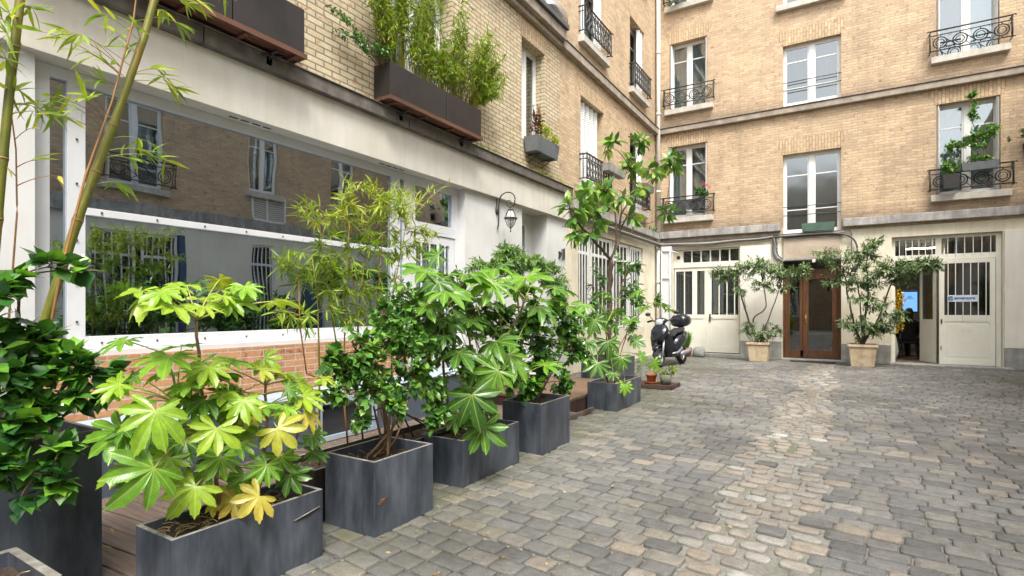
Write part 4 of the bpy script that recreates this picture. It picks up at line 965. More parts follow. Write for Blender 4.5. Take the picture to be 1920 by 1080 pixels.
# ---------------------------------------------------------------- palmate plants
def fatsia(name, label, loc, stems, leafs, petiole_from, cat='leafy plant', mat=G_FAT, extra=None, stemm=M_TWIG):
    """leafs: (u, v, X, radius m, tint, facing 0 up .. 1 to the viewer, roll deg, stem index)"""
    th = thing(name, label, cat, loc, 'lobed leaf plants in the planters'); sb = MB(); tops = []; S = []
    for pts, ra, rb_ in stems:
        pts = [Vector(p) for p in pts]; sm = []
        for i in range(len(pts)-1):
            for k in range(4): sm.append(pts[i].lerp(pts[i+1], k/4)+(rv(.004) if k else Vector((0, 0, 0))))
        sm.append(pts[-1]); sb.tube(sm, [ra+(rb_-ra)*i/(len(sm)-1) for i in range(len(sm))], stemm, 8); S.append(sm); tops.append(pts[-1])
    sb.build('stem', th); pb = MB(); items = []
    cam_ = Vector((0, 0, 1.4))
    for (u, v, X, rad, tint, fac, roll, si) in leafs:
        p = at(u, v, X=X); tocam = (cam_-p).normalized(); s = S[si]
        # stalk leaves the stem at the height given by petiole_from (nearest node that is not much higher)
        q = min(s[len(s)//3:], key=lambda a: (a-p).length+max(0, a.z-p.z-.02)*.6)
        out = Vector((p.x-q.x, p.y-q.y, 0)); out = out.normalized() if out.length > .02 else Vector((0, 1, 0))
        n_ = (UP*(1-fac)+tocam*fac+out*.25+rv(.16)).normalized()
        # leaf tip points away from the stem, and down
        dr = out*1.0-UP*(.15+.4*fac)+rv(.22); dr = (dr-n_*dr.dot(n_)).normalized()
        dr = Matrix.Rotation(R(roll), 3, n_) @ dr
        rad *= random.uniform(.84, .98); items.append((p, dr, n_, rad, rad*random.uniform(.92, 1.12), tint+random.uniform(-.08, .06)))
        mid = (q+p)/2+UP*(p-q).length*.10
        pts = bez(q, mid, p, 6); pb.tube(pts, [.0045, .004, .0036, .0034, .0032, .003, .003], M_STALK, 5)
    pb.build('leaf_stalk', th); leaf_mesh('leaf_blades', th, items, mat, T_PAL); return th
sA = [([(-2.70, 1.56, .33), (-2.71, 1.55, .60), at(376, 720, X=-2.72), at(368, 600, X=-2.72)], .011, .007),
      ([(-2.68, 1.75, .33), (-2.70, 1.78, .55), at(500, 800, X=-2.72), at(498, 722, X=-2.72)], .011, .007),
      ([(-2.74, 1.48, .33), at(350, 850, X=-2.76), at(331, 756, X=-2.74)], .009, .006),
      ([(-2.66, 1.90, .33), at(545, 870, X=-2.68), at(560, 800, X=-2.7)], .007, .005)]
LA = [(292, 770, -2.55, .235, .60, .62, 25, 2), (230, 809, -2.80, .20, .50, .55, 10, 2), (289, 878, -2.52, .225, .50, .62, -20, 2), (406, 803, -2.50, .19, .70, .75, -10, 0), (520, 803, -2.50, .185, .90, .72, 0, 1),
      (477, 770, -2.62, .13, .86, .6, 0, 1), (305, 818, -2.80, .14, .55, .4, 0, 2), (415, 856, -2.58, .15, .52, .55, 0, 0), (367, 912, -2.56, .17, .66, .7, 0, 0), (440, 935, -2.66, .15, .93, .7, 0, 1),
      (486, 930, -2.50, .16, .84, .75, 0, 1), (317, 668, -2.66, .22, .66, .14, 0, 2), (326, 699, -2.80, .16, .62, .16, 20, 2), (391, 687, -2.60, .19, .64, .16, 0, 0), (495, 672, -2.70, .13, .72, .45, 60, 1), (512, 700, -2.74, .12, .76, .3, -40, 1), (488, 694, -2.66, .12, .74, .5, 140, 1),
      (418, 740, -2.66, .17, .62, .30, 0, 0), (456, 750, -2.55, .15, .68, .22, 0, 1), (566, 742, -2.64, .17, .70, .28, 0, 1), (573, 775, -2.58, .15, .86, .45, 0, 1), (527, 856, -2.62, .15, .36, .6, 0, 3), (545, 890, -2.58, .13, .26, .8, 0, 3), (500, 872, -2.56, .15, .48, .6, 0, 3),
      (590, 730, -2.78, .15, .58, .3, 0, 3), (585, 815, -2.66, .13, .40, .6, 0, 3),
      (290, 552, -2.66, .17, .70, .13, 0, 0), (325, 572, -2.52, .16, .70, .28, 0, 0), (350, 535, -2.84, .13, .72, .1, 0, 0), (412, 524, -2.84, .14, .74, .13, 0, 0), (433, 560, -2.62, .16, .68, .38, 0, 0), (383, 575, -2.60, .12, .70, .2, 0, 0), (510, 566, -2.66, .17, .72, .05, 0, 0), (262, 545, -2.7, .13, .7, .1, 0, 0),
      (255, 705, -2.85, .14, .52, .3, 0, 2), (225, 730, -2.8, .13, .48, .3, 0, 2), (350, 770, -2.85, .16, .40, .4, 0, 0), (450, 820, -2.8, .15, .32, .4, 0, 1), (400, 870, -2.8, .13, .35, .5, 0, 0), (340, 650, -2.9, .14, .55, .2, 0, 2),
      (460, 893, -2.62, .13, .45, .6, 0, 1), (400, 940, -2.72, .12, .88, .6, 0, 0), (420, 700, -2.85, .15, .5, .2, 0, 0), (540, 830, -2.75, .13, .4, .4, 0, 3)]
random.seed(31)
LA += [(min(max(random.gauss(400, 95), 235), 585), min(random.gauss(800, 65), 905), random.uniform(-2.9, -2.62), random.uniform(.10, .16), random.choice([.3, .4, .5, .6, .66]), random.uniform(.15, .6), random.uniform(-30, 30), random.choice([0, 0, 1, 2, 3])) for _ in range(44)]+[(random.gauss(370, 62), random.gauss(550, 16), random.uniform(-2.95, -2.55), random.uniform(.10, .15), random.choice([.6, .66, .72]), random.uniform(.03, .3), random.uniform(-30, 30), 0) for _ in range(9)]+[(random.gauss(530, 40), random.gauss(725, 25), random.uniform(-2.85, -2.6), random.uniform(.10, .14), random.choice([.55, .66, .76]), random.uniform(.05, .4), random.uniform(-30, 30), 1) for _ in range(8)]+[(random.gauss(330, 45), random.gauss(700, 25), random.uniform(-2.9, -2.62), random.uniform(.11, .16), random.choice([.55, .62, .68]), random.uniform(.05, .3), random.uniform(-30, 30), 2) for _ in range(7)]
LA = [(a_, b_, c_, d_*(.88 if d_ > .17 else .98), min(.88, e_+.03), f_, g_, h_) for a_, b_, c_, d_, e_, f_, g_, h_ in LA]
fatsia('lobed_plant', 'nearest large lobed leaf plant, bright green turning yellow, in the dented long trough', (-2.70, 1.6, .33), sA, LA, None)

sC = [([(-2.76, 3.70, .33), at(862, 760, X=-2.76), at(905, 700, X=-2.74), at(975, 590, X=-2.72), at(985, 560, X=-2.72)], .018, .010),
      ([(-2.80, 3.60, .33), at(832, 700, X=-2.82), at(828, 600, X=-2.84), at(805, 530, X=-2.84)], .013, .007),
      ([(-2.70, 3.85, .33), at(905, 790, X=-2.70), at(930, 740, X=-2.66)], .010, .006)]
LC = [(870, 500, -2.62, 0.34, .42, .12, 0, 1), (800, 495, -2.8, 0.29, .45, .10, 0, 1), (930, 490, -2.75, 0.34, .48, .10, 0, 0), (985, 505, -2.6, 0.31, .48, .15, 0, 0), (1040, 540, -2.6, 0.36, .40, .12, 0, 0), (1060, 570, -2.5, 0.34, .42, .22, 0, 0), (835, 545, -2.55, 0.25, .5, .18, 0, 1), (925, 530, -2.5, 0.29, .5, .35, 0, 0),
      (1010, 575, -2.55, 0.27, .36, .3, 0, 0), (880, 600, -2.66, 0.22, .42, .2, 0, 0), (930, 640, -2.55, 0.29, .40, .25, 0, 0), (955, 665, -2.5, 0.29, .44, .3, 0, 0), (1020, 685, -2.5, 0.27, .48, .55, -10, 2), (935, 695, -2.45, 0.27, .44, .6, 0, 2), (885, 740, -2.45, 0.29, .22, .7, 0, 2), (905, 800, -2.45, 0.27, .38, .75, 0, 2), (960, 690, -2.55, 0.22, .3, .3, 0, 2), (860, 660, -2.6, 0.27, .3, .2, 0, 1), (840, 600, -2.75, 0.22, .35, .2, 0, 1), (970, 545, -2.85, 0.27, .32, .1, 0, 0), (905, 560, -2.9, 0.25, .30, .1, 0, 0), (800, 570, -2.7, 0.22, .4, .1, 0, 1), (900, 690, -2.7, 0.22, .25, .4, 0, 2), (860, 780, -2.6, 0.17, .3, .6, 0, 2)]
LC = [(u, v+(14 if v < 520 else 0), X, r, t, f, ro, si) for u, v, X, r, t, f, ro, si in LC]+[(min(max(random.gauss(920, 65), 800), 1030), min(random.gauss(640, 75), 770), random.uniform(-3.0, -2.6), random.uniform(.14, .22), random.uniform(.15, .5), random.uniform(.1, .5), random.uniform(-30, 30), random.choice([0, 1, 2])) for _ in range(34)]
fatsia('lobed_plant', 'tall arching lobed leaf plant with shiny mid green leaves in the third planter', (-2.76, 3.7, .33), sC, LC, None)

sE = [([(-2.86, 7.45, .35), at(1140, 640, X=-2.88), at(1128, 590, X=-2.9)], .012, .008), ([(-2.84, 7.6, .35), at(1165, 660, X=-2.84), at(1180, 610, X=-2.82), at(1215, 570, X=-2.8)], .012, .007), ([(-2.92, 7.35, .35), at(1120, 660, X=-2.94)], .010, .006)]
LE = [(u, v, X, r, t, f, 0, s) for u, v, X, r, t, f, s in [(1115, 600, -2.8, .24, .30, .4, 0), (1150, 585, -2.9, .24, .32, .25, 0), (1140, 640, -2.7, .26, .24, .6, 0), (1180, 600, -2.75, .22, .35, .3, 1), (1205, 575, -2.8, .22, .42, .2, 1), (1240, 570, -2.75, .24, .45, .15, 1), (1100, 640, -2.85, .24, .25, .5, 2), (1120, 680, -2.7, .24, .28, .6, 2), (1165, 670, -2.65, .22, .35, .6, 1), (1190, 640, -2.7, .24, .30, .5, 1), (1200, 670, -2.7, .2, .4, .5, 1), (1172, 722, -2.6, .17, .62, .75, 1), (1225, 680, -2.62, .17, .5, .75, 1), (1150, 700, -2.65, .16, .3, .6, 0), (1095, 570, -2.9, .22, .4, .2, 2), (1165, 560, -2.95, .2, .42, .15, 0), (1130, 550, -3.0, .2, .4, .15, 0), (1200, 545, -2.9, .22, .45, .15, 1), (1255, 580, -2.7, .16, .5, .15, 1)]]
fatsia('lobed_plant', 'dull dark lobed leaf plant in the small planter beyond the wooden step', (-2.86, 7.45, .35), sE, LE, None)

# ---------------------------------------------------------------- camellia at the left edge
g0 = Vector((-3.45, .85, .78))
cam_st = [([g0, at(60, 760, X=-3.35), at(40, 640, X=-3.3), at(30, 520, X=-3.3)], .016, .006), ([g0+Vector((.05, .1, 0)), at(110, 740, X=-3.2), at(150, 690, X=-3.1)], .012, .005), ([g0, at(20, 720, X=-3.2), at(-40, 640, X=-3.1)], .012, .005), ([g0+Vector((.1, 0, 0)), at(40, 880, X=-2.95), at(100, 890, X=-2.9)], .008, .004)]
def bl(lst): return [(tuple(at(u, v, X=X)), r if isinstance(r, tuple) else (r*.8, r, r), n) for u, v, X, r, n in lst]
grow('camellia_bush', 'glossy dark leaved bush spilling over the very tall planter at the left edge', 'bush', tuple(g0), cam_st,
     bl([(25, 520, -3.2, .10, 7), (100, 500, -3.2, .07, 4), (15, 620, -3.2, .11, 7), (-20, 560, -3.1, .13, 8), (60, 650, -3.2, .11, 8), (115, 690, -3.1, .11, 11), (50, 720, -3.1, .13, 13), (0, 700, -3.1, .14, 12), (165, 705, -3.05, .09, 7), (75, 780, -3.05, .09, 9), (15, 800, -3.05, .12, 11), (110, 845, -2.95, .07, 7), (50, 880, -2.95, .08, 6), (115, 905, -2.9, .05, 5), (-20, 880, -2.95, .10, 6), (30, 950, -2.9, .05, 2), (200, 695, -3.1, .05, 3), (165, 505, -3.2, .03, 2), (130, 740, -3.05, .07, 5), (190, 740, -3.1, .05, 3)]),
     G_CAM, T_CAM, (.065, .11), 1.1, (.1, 1.0), per=6, r0=.007, up=1.1, droop=-.1, tw=.0028)

# shrub in the square planter (B)
g0 = Vector((-2.68, 2.64, .40))
stB = [([g0+Vector((random.uniform(-.07, .07), random.uniform(-.08, .08), 0)), at(u1, v1, X=X1), at(u2, v2, X=X2)], .011, .005) for u1, v1, X1, u2, v2, X2 in [(725, 780, -2.66, 700, 680, -2.64), (740, 780, -2.68, 760, 650, -2.66), (720, 770, -2.72, 660, 640, -2.74), (745, 790, -2.62, 800, 670, -2.6), (730, 800, -2.7, 735, 600, -2.75), (750, 800, -2.72, 790, 560, -2.78), (710, 800, -2.66, 690, 730, -2.55)]]
grow('evergreen_shrub', 'loose evergreen shrub on many bare tan stems in the square planter with the rusty hole', 'shrub', tuple(g0), stB,
     bl([(650, 690, -2.75, .20, 31), (690, 660, -2.65, .20, 40), (740, 640, -2.7, .22, 40), (700, 730, -2.6, .16, 27), (640, 740, -2.7, .12, 13), (790, 640, -2.7, .22, 40), (760, 580, -2.8, .20, 27), (820, 600, -2.8, .20, 23), (740, 760, -2.5, .12, 16), (800, 700, -2.7, .14, 19), (675, 790, -2.6, .08, 9), (770, 700, -2.6, .16, 23), (620, 670, -2.8, .10, 11), (830, 660, -2.75, .16, 16), (720, 590, -2.85, .14, 15)]),
     G_BUSH, T_CAM, (.042, .070), 1.0, (.2, .95), per=9, r0=.007, up=.8, droop=.25)
# shrub sharing trough C
g0 = Vector((-2.78, 3.95, .33))
grow('evergreen_shrub', 'small leaved bushy shrub growing behind the tall arching lobed plant', 'shrub', tuple(g0), [([g0, at(880, 640, X=-2.85), at(860, 560, X=-2.9)], .013, .006), ([g0, at(830, 760, X=-2.75), at(815, 790, X=-2.6)], .007, .004)],
     bl([(860, 540, -2.9, .22, 32), (900, 590, -2.95, .25, 36), (840, 600, -2.9, .2, 24), (820, 730, -2.7, .14, 16), (815, 780, -2.6, .11, 16), (870, 680, -2.85, .22, 28), (920, 620, -3.0, .2, 20)]), G_BUSH, T_CAM, (.045, .07), 1.0, (.2, .95), per=8, r0=.007)
# dense dark shrub D
g0 = Vector((-2.71, 4.85, .45))
grow('dark_shrub', 'dense dark green rounded shrub in the square planter next to the wooden step', 'shrub', tuple(g0), [([g0, at(1010, 690, X=-2.72), at(1000, 590, X=-2.75)], .014, .006), ([g0, at(1040, 690, X=-2.7), at(1075, 620, X=-2.7)], .012, .005), ([g0, at(975, 700, X=-2.75), at(950, 640, X=-2.8)], .012, .005)],
     bl([(1000, 600, -2.75, .28, 48), (1060, 610, -2.7, .28, 48), (960, 640, -2.8, .26, 34), (1020, 670, -2.65, .28, 48), (1080, 660, -2.7, .24, 32), (1000, 730, -2.65, .2, 21), (1060, 720, -2.65, .2, 21), (940, 590, -2.9, .2, 18), (1040, 560, -2.8, .2, 18), (960, 710, -2.7, .2, 18)]), G_CAM, T_CAM, (.05, .08), 1.0, (.25, 1), per=11, r0=.007)
# feathery maple
g0 = Vector((-3.6, 6.0, .07))
grow('feathery_tree', 'small feathery light green tree rising behind the lobed plants against the white wall', 'small tree', tuple(g0), [([g0, (-3.6, 6.05, .9), at(970, 560, X=-3.6), at(955, 500, X=-3.6)], .02, .008), ([(-3.6, 6.05, .9), at(1020, 540, X=-3.6)], .012, .006)],
     bl([(950, 488, -3.6, (.3, .42, .14), 34), (1000, 495, -3.6, (.3, .42, .14), 34), (905, 498, -3.6, (.3, .3, .12), 18), (1040, 530, -3.6, (.3, .35, .14), 22), (960, 530, -3.6, (.3, .5, .14), 20), (955, 466, -3.6, (.2, .2, .08), 12), (1030, 505, -3.6, (.25, .3, .1), 16)]), G_FERN, T_LANCS, (.06, .10), 1.4, (.2, 1), per=34, r0=.008, droop=.5, up=1.0, leafspan=(.2, 1))

# ---------------------------------------------------------------- forked tree in planter F
g0 = Vector((-3.88, 9.75, .45))
tk = [([g0, at(1143, 560, X=-3.88), at(1145, 487, X=-3.88)], .055, .045)]
fk = at(1145, 487, X=-3.88)
for pts, ra, rb_ in [([fk, at(1120, 460, X=-3.95), at(1085, 420, X=-4.0), at(1070, 400, X=-4.0)], .032, .012), ([fk, at(1160, 450, X=-3.9), at(1165, 400, X=-3.9), at(1190, 360, X=-3.85), at(1192, 300, X=-3.85)], .030, .010), ([fk, at(1155, 450, X=-3.8), at(1150, 380, X=-3.8), at(1120, 350, X=-3.8)], .022, .010),
                     ([at(1163, 430, X=-3.9), at(1200, 360, X=-3.7), at(1230, 330, X=-3.6)], .018, .008), ([at(1168, 400, X=-3.9), at(1210, 420, X=-3.7), at(1248, 400, X=-3.6)], .012, .006), ([at(1190, 330, X=-3.85), at(1165, 290, X=-3.9), at(1150, 278, X=-3.9)], .010, .006), ([at(1190, 310, X=-3.85), at(1196, 280, X=-3.85)], .010, .006)]: tk.append((pts, ra, rb_))
grow('forked_tree', 'slender tree with a forked bare trunk and big drooping leaf whorls near the corner', 'tree', tuple(g0), tk,
     bl([(1150, 272, -3.9, .14, 4), (1198, 268, -3.85, .14, 5), (1190, 310, -3.85, .26, 7), (1240, 300, -3.65, .25, 7), (1262, 310, -3.55, .2, 5), (1222, 318, -3.7, .2, 5), (1250, 400, -3.6, .13, 5), (1140, 360, -3.8, .20, 5), (1100, 365, -3.95, .2, 6), (1078, 395, -4.0, .25, 7), (1125, 395, -3.85, .25, 5), (1165, 370, -3.8, .2, 3), (1100, 430, -3.95, .2, 4), (1175, 410, -3.75, .2, 3), (1083, 440, -4.0, .14, 3), (1195, 350, -3.7, .2, 3)]),
     G_LOQ, T_OBL, (.20, .30), 1.0, (.25, 1.0), per=6, r0=.012, whorl=True, barkm=M_BARK, twigm=M_BARK, droop=.45, up=.7, tw=.005)
g0 = Vector((-3.70, 9.55, .45))
grow('pale_shrub', 'pale green loose shrub around the foot of the forked tree', 'shrub', tuple(g0), [([g0, at(1160, 560, X=-3.6), at(1175, 510, X=-3.5)], .014, .006), ([g0, at(1130, 580, X=-3.7), at(1100, 560, X=-3.7)], .010, .005), ([g0, at(1190, 600, X=-3.5), at(1225, 570, X=-3.4)], .010, .005)],
     bl([(1120, 520, -3.7, .22, 6), (1170, 500, -3.6, .3, 9), (1190, 495, -3.5, .22, 6), (1180, 540, -3.55, .28, 8), (1120, 560, -3.6, .28, 9), (1150, 600, -3.5, .3, 12), (1195, 560, -3.4, .25, 8), (1230, 560, -3.4, .2, 6), (1100, 600, -3.6, .25, 8), (1190, 620, -3.4, .25, 9)]), G_LOQ, T_OBL, (.09, .15), 1.0, (.15, .7), per=9, r0=.009, droop=.2, up=1.0)

# ---------------------------------------------------------------- the two potted trees at the back wall
def sqpot(label, x, y, wt, wb, h):
    th = thing('square_pot', label, 'plant pot', (x, y, 0), 'square pots along the back wall'); mb = MB(); a = wt/2
    hollow(mb, x-a, x+a, y-a, y+a, 0, h-.07, .05, M_POT, M_POT, h-.15, taper=(wt-wb)/2)
    bevel(mb.build('body', th), .02); r = MB(); hollow(r, x-a-.025, x+a+.025, y-a-.025, y+a+.025, h-.068, h, .06, M_POT, M_POT, h-.064); bevel(r.build('rim', th), .012)
    soil(x-a+.05, x+a-.05, y-a+.05, y+a-.05, h-.09, th); return th
sqpot('weathered pinkish square stone pot left of the brown door', -2.02, 15.95, .52, .44, .52)
sqpot('weathered yellowish square stone pot between the brown door and the open door', .32, 15.85, .58, .48, .55)
def blY(lst, Y): return [(tuple(at(u, v, Y=Y+dy)), r, n) for u, v, dy, r, n in lst]
g0 = Vector((-2.02, 15.95, .45)); Y = 15.9
def PY(u, v, dy=0): return at(u, v, Y=Y+dy)
grow('potted_tree', 'airy flat topped small tree in the pinkish pot left of the brown door', 'potted tree', tuple(g0),
     [([g0, PY(1400, 590), PY(1385, 540, -.2), PY(1365, 515, -.3)], .030, .012), ([g0, PY(1412, 600, -.1), PY(1436, 575, -.1), PY(1430, 530, 0), PY(1428, 505)], .024, .010), ([g0, PY(1440, 600), PY(1455, 560, .1), PY(1466, 525, .1)], .022, .009), ([g0, PY(1403, 600, -.2), PY(1395, 560, -.4)], .016, .008), ([g0, PY(1430, 630), PY(1455, 615, .1)], .010, .005), ([g0, PY(1405, 635), PY(1395, 620)], .010, .005)],
     blY([(1375, 510, -.3, (0.56, 0.48, 0.30), 30), (1350, 515, -.3, (0.38, 0.48, 0.24), 18), (1410, 500, -.1, (0.50, 0.48, 0.30), 33), (1450, 505, .1, (0.50, 0.48, 0.30), 33), (1490, 512, .1, (0.56, 0.42, 0.24), 30), (1425, 530, 0, (0.50, 0.36, 0.24), 15), (1425, 492, 0, (0.25, 0.36, 0.21), 12), (1465, 540, .1, (0.38, 0.36, 0.21), 12), (1390, 545, -.3, (0.31, 0.36, 0.18), 10), (1400, 615, -.1, (0.35, 0.30, 0.18), 15), (1445, 620, 0, (0.40, 0.30, 0.21), 18), (1425, 635, -.1, (0.31, 0.24, 0.15), 12), (1510, 502, .1, (0.25, 0.30, 0.15), 12)], Y), G_OLIVE, T_OLV, (.09, .14), 1.0, (.3, 1), per=13, r0=.014, barkm=M_BARK, twigm=M_BARK, up=.8, droop=.3, tw=.004)
g0 = Vector((.32, 15.85, .48)); Y = 15.8
grow('potted_tree', 'bushier small tree in the yellowish pot, its branches reaching across the open door', 'potted tree', tuple(g0),
     [([g0, PY(1600, 600), PY(1588, 540, -.1), PY(1580, 500, -.1)], .030, .012), ([g0, PY(1622, 600), PY(1628, 540), PY(1625, 490)], .034, .012), ([g0, PY(1650, 590), PY(1672, 530, -.1), PY(1700, 500, -.2)], .024, .010), ([g0, PY(1612, 560), PY(1600, 520), PY(1560, 495, -.1)], .018, .008)],
     blY([(1625, 470, 0, (0.44, 0.42, 0.38), 33), (1640, 455, 0, (0.25, 0.30, 0.21), 12), (1580, 490, -.1, (0.56, 0.42, 0.33), 33), (1545, 475, -.2, (0.44, 0.36, 0.22), 15), (1560, 525, -.1, (0.38, 0.36, 0.18), 13), (1625, 520, -.1, (0.53, 0.42, 0.38), 36), (1670, 500, -.2, (0.56, 0.42, 0.27), 36), (1715, 500, -.3, (0.53, 0.42, 0.24), 33), (1740, 495, -.3, (0.31, 0.36, 0.21), 15), (1685, 525, -.2, (0.38, 0.36, 0.18), 15), (1590, 530, 0, (0.38, 0.36, 0.30), 18), (1620, 620, -.1, (0.47, 0.36, 0.30), 30), (1660, 610, -.2, (0.47, 0.36, 0.30), 30), (1600, 605, -.1, (0.38, 0.36, 0.24), 15), (1680, 590, -.2, (0.38, 0.36, 0.21), 15), (1640, 570, -.1, (0.44, 0.36, 0.27), 21), (1605, 560, -.1, (0.31, 0.30, 0.21), 12), (1755, 500, -.3, (0.15, 0.24, 0.12), 6)], Y), G_OLIVE, T_OLV, (.09, .14), 1.0, (.3, 1), per=13, r0=.015, barkm=M_BARK, twigm=M_BARK, up=.8, droop=.3, tw=.004)

# ---------------------------------------------------------------- bamboo
def culm(name, label, pts, ra, rb_, sprays, m=M_CULM, node=.28, leafL=(.09, .15), tint=(.3, .9), per=6, group=None, spraylen=.25):
    th = thing(name, label, 'bamboo', tuple(pts[0]), 'bamboo canes by the shop window'); sb = MB(); P = [Vector(p) for p in pts]
    # resample and swell at the nodes
    segs = [(a, b) for a, b in zip(P, P[1:])]; out = []; rr = []; tot = sum((b-a).length for a, b in segs); acc = 0
    for a, b in segs:
        n = max(2, int((b-a).length/.04))
        for i in range(n):
            t = i/n; s = (acc+(b-a).length*t); out.append(a.lerp(b, t)); r = ra+(rb_-ra)*s/tot
            ph = (s % node)/node; rr.append(r*(1.16 if ph < .04/node*.5 else (1.0)))
        acc += (b-a).length
    out.append(P[-1]); rr.append(rb_)
    sb.tube(out, rr, m, 10)
    for i in range(len(out)):
        if rr[i] > (ra+(rb_-ra)*i/len(out))*1.1:
            d = (out[min(i+1, len(out)-1)]-out[max(i-1, 0)]).normalized(); sb.tube([out[i]-d*.004, out[i]+d*.004], rr[i]*1.06, M_CULMO, 10)
    sb.build('cane', th); tb = MB(); L = []
    for q in sprays:
        q = Vector(q); s = min(out, key=lambda a: (a-q).length+max(0, a.z-q.z+.05)*1.2); v = q-s
        pts_ = bez(s, s+v*.55+UP*v.length*.18, q, 8); tb.tube(pts_, [.0028-.0002*i for i in range(9)], m if m is M_CULMO else M_STALK, 4, False)
        for k in range(per):
            p = pts_[random.randint(5, 8)]; dr = (v.normalized()*.7+rv(.55)-UP*random.uniform(0, .7)).normalized()
            l_ = random.uniform(*leafL); L.append((p, dr, UP+rv(.5), l_, l_*random.uniform(.8, 1.2), random.uniform(*tint)))
    tb.build('twig', th)
    if L: leaf_mesh('foliage', th, L, G_BAM, T_LANCE)
    return th
X = -3.45
def sp(lst, X): return [at(u, v, X=X+random.uniform(-.08, .08)) for u, v in lst]
culm('bamboo', 'thick olive bamboo cane leaning right in front of the wide shop window', [(-3.45, .90, .79), at(85, 600, X=X), at(150, 400, X=X), at(225, 200, X=X), at(270, 70, X=X), at(300, -40, X=X), at(330, -160, X=X)], .024, .018,
     sp([(190, 25), (250, 40), (215, 60), (345, 50), (130, 60), (140, 90), (320, 150), (335, 168), (300, 130), (285, 285), (310, 300), (250, 300), (275, 265), (235, 345), (240, 90), (310, 20), (360, 10), (190, 150), (380, 5), (420, -10)], X), per=6)
culm('bamboo', 'thick olive bamboo cane rising along the left edge of the view', [(-3.52, .60, .79), at(-25, 640, X=X), at(2, 330, X=X), at(20, 150, X=X), at(40, -20, X=X), at(52, -160, X=X)], .021, .018,
     sp([(10, 110), (25, 170), (10, 60), (-10, 30), (50, 195), (75, 205), (100, 200), (60, 15), (15, 20), (0, 90), (110, 215)], X), per=7)
culm('bamboo', 'thin orange bamboo cane leaning beside the thick leaning one', [(-3.38, .93, .79), at(95, 610, X=-3.4), at(112, 520, X=-3.4), at(160, 330, X=-3.4), at(210, 190, X=-3.4), at(250, 40, X=-3.4), at(262, -60, X=-3.4)], .008, .004,
     sp([(95, 180), (110, 215), (145, 205), (160, 190), (160, 175), (80, 60), (155, 65), (105, 55), (205, 120)], -3.4), m=M_CULMO, per=4)
culm('bamboo', 'thin brown bamboo cane at the left edge in front of the white wall', [(-3.5, .78, .79), at(15, 620, X=-3.5), at(32, 400, X=-3.5), at(30, 280, X=-3.5), at(18, 190, X=-3.5)], .006, .003, sp([(70, 300), (110, 330), (60, 240), (-10, 300)], -3.5), m=M_CULMO, per=2, tint=(.6, 1))
# hanging sprays from the box overhead reach into the top edge of the view
X = -3.15
canes = [(598, 650, 585, 480, .002), (645, 700, 655, 420, 0), (665, 700, 690, 440, 0), (690, 680, 720, 400, 0), (680, 690, 640, 380, 0), (705, 690, 760, 430, 0), (640, 700, 600, 430, 0), (575, 700, 560, 520, 0)]
th = thing('bamboo_clump', 'clump of thin bamboo with yellow green narrow leaves in the brown trough', 'bamboo', (-3.15, 3.0, .3)); sb = MB(); tops = []
for i, (u1, v1, u2, v2, _) in enumerate(canes):
    b0 = Vector((-3.15+random.uniform(-.1, .1), 2.55+.2*i, .30)); a = at(u1, v1, X=X); b = at(u2, v2, X=X); pts = [b0, b0.lerp(a, .6)+rv(.01), a, (a+b)/2+rv(.02), b]
    sb.tube(pts, [.008, .007, .006, .005, .003], M_CULMO if i % 2 else M_CULM, 7); tops += [pts[2].lerp(pts[3], t) for t in (.3, .7)]+[pts[3].lerp(b, t) for t in (.2, .5, .8, 1)]
sb.build('cane', th); tb = MB(); L = []
for u, v, rr_, n in [(655, 365, .13, 13), (700, 370, .14, 14), (740, 375, .14, 14), (775, 375, .12, 10), (640, 405, .14, 14), (690, 410, .16, 18), (740, 420, .15, 14), (580, 395, .09, 9), (800, 440, .10, 8), (625, 470, .16, 20), (680, 470, .17, 22), (735, 480, .16, 16), (780, 470, .12, 9), (640, 530, .16, 20), (690, 535, .17, 20), (740, 540, .14, 12), (545, 490, .09, 8), (530, 475, .07, 5), (570, 520, .10, 8), (650, 590, .15, 12), (620, 560, .12, 9), (700, 590, .12, 8), (530, 590, .10, 7), (560, 600, .09, 6), (820, 350, .05, 3), (600, 500, .1, 8)]:
    c0 = at(u, v, X=X)
    for k in range(n):
        e, d = inell(c0, (.16, rr_, rr_)); s = min(tops, key=lambda a: (a-e).length+max(0, a.z-e.z)*.6); v_ = e-s
        pts_ = bez(s, s+v_*.5+UP*v_.length*.15, e, 6); tb.tube(pts_, [.0017]*7, M_STALK, 3, False)
        for j in range(10):
            p = pts_[random.randint(3, 6)]; dr = (v_.normalized()*.6+rv(.6)-UP*random.uniform(-.1, .5)).normalized(); l_ = random.uniform(.06, .115)
            L.append((p, dr, UP+rv(.5), l_, l_*random.uniform(.65, 1.0), random.uniform(.25, .85)+(.15 if v < 450 else -.05)))
tb.build('twig', th); leaf_mesh('foliage', th, L, G_BAM, T_LANCE)

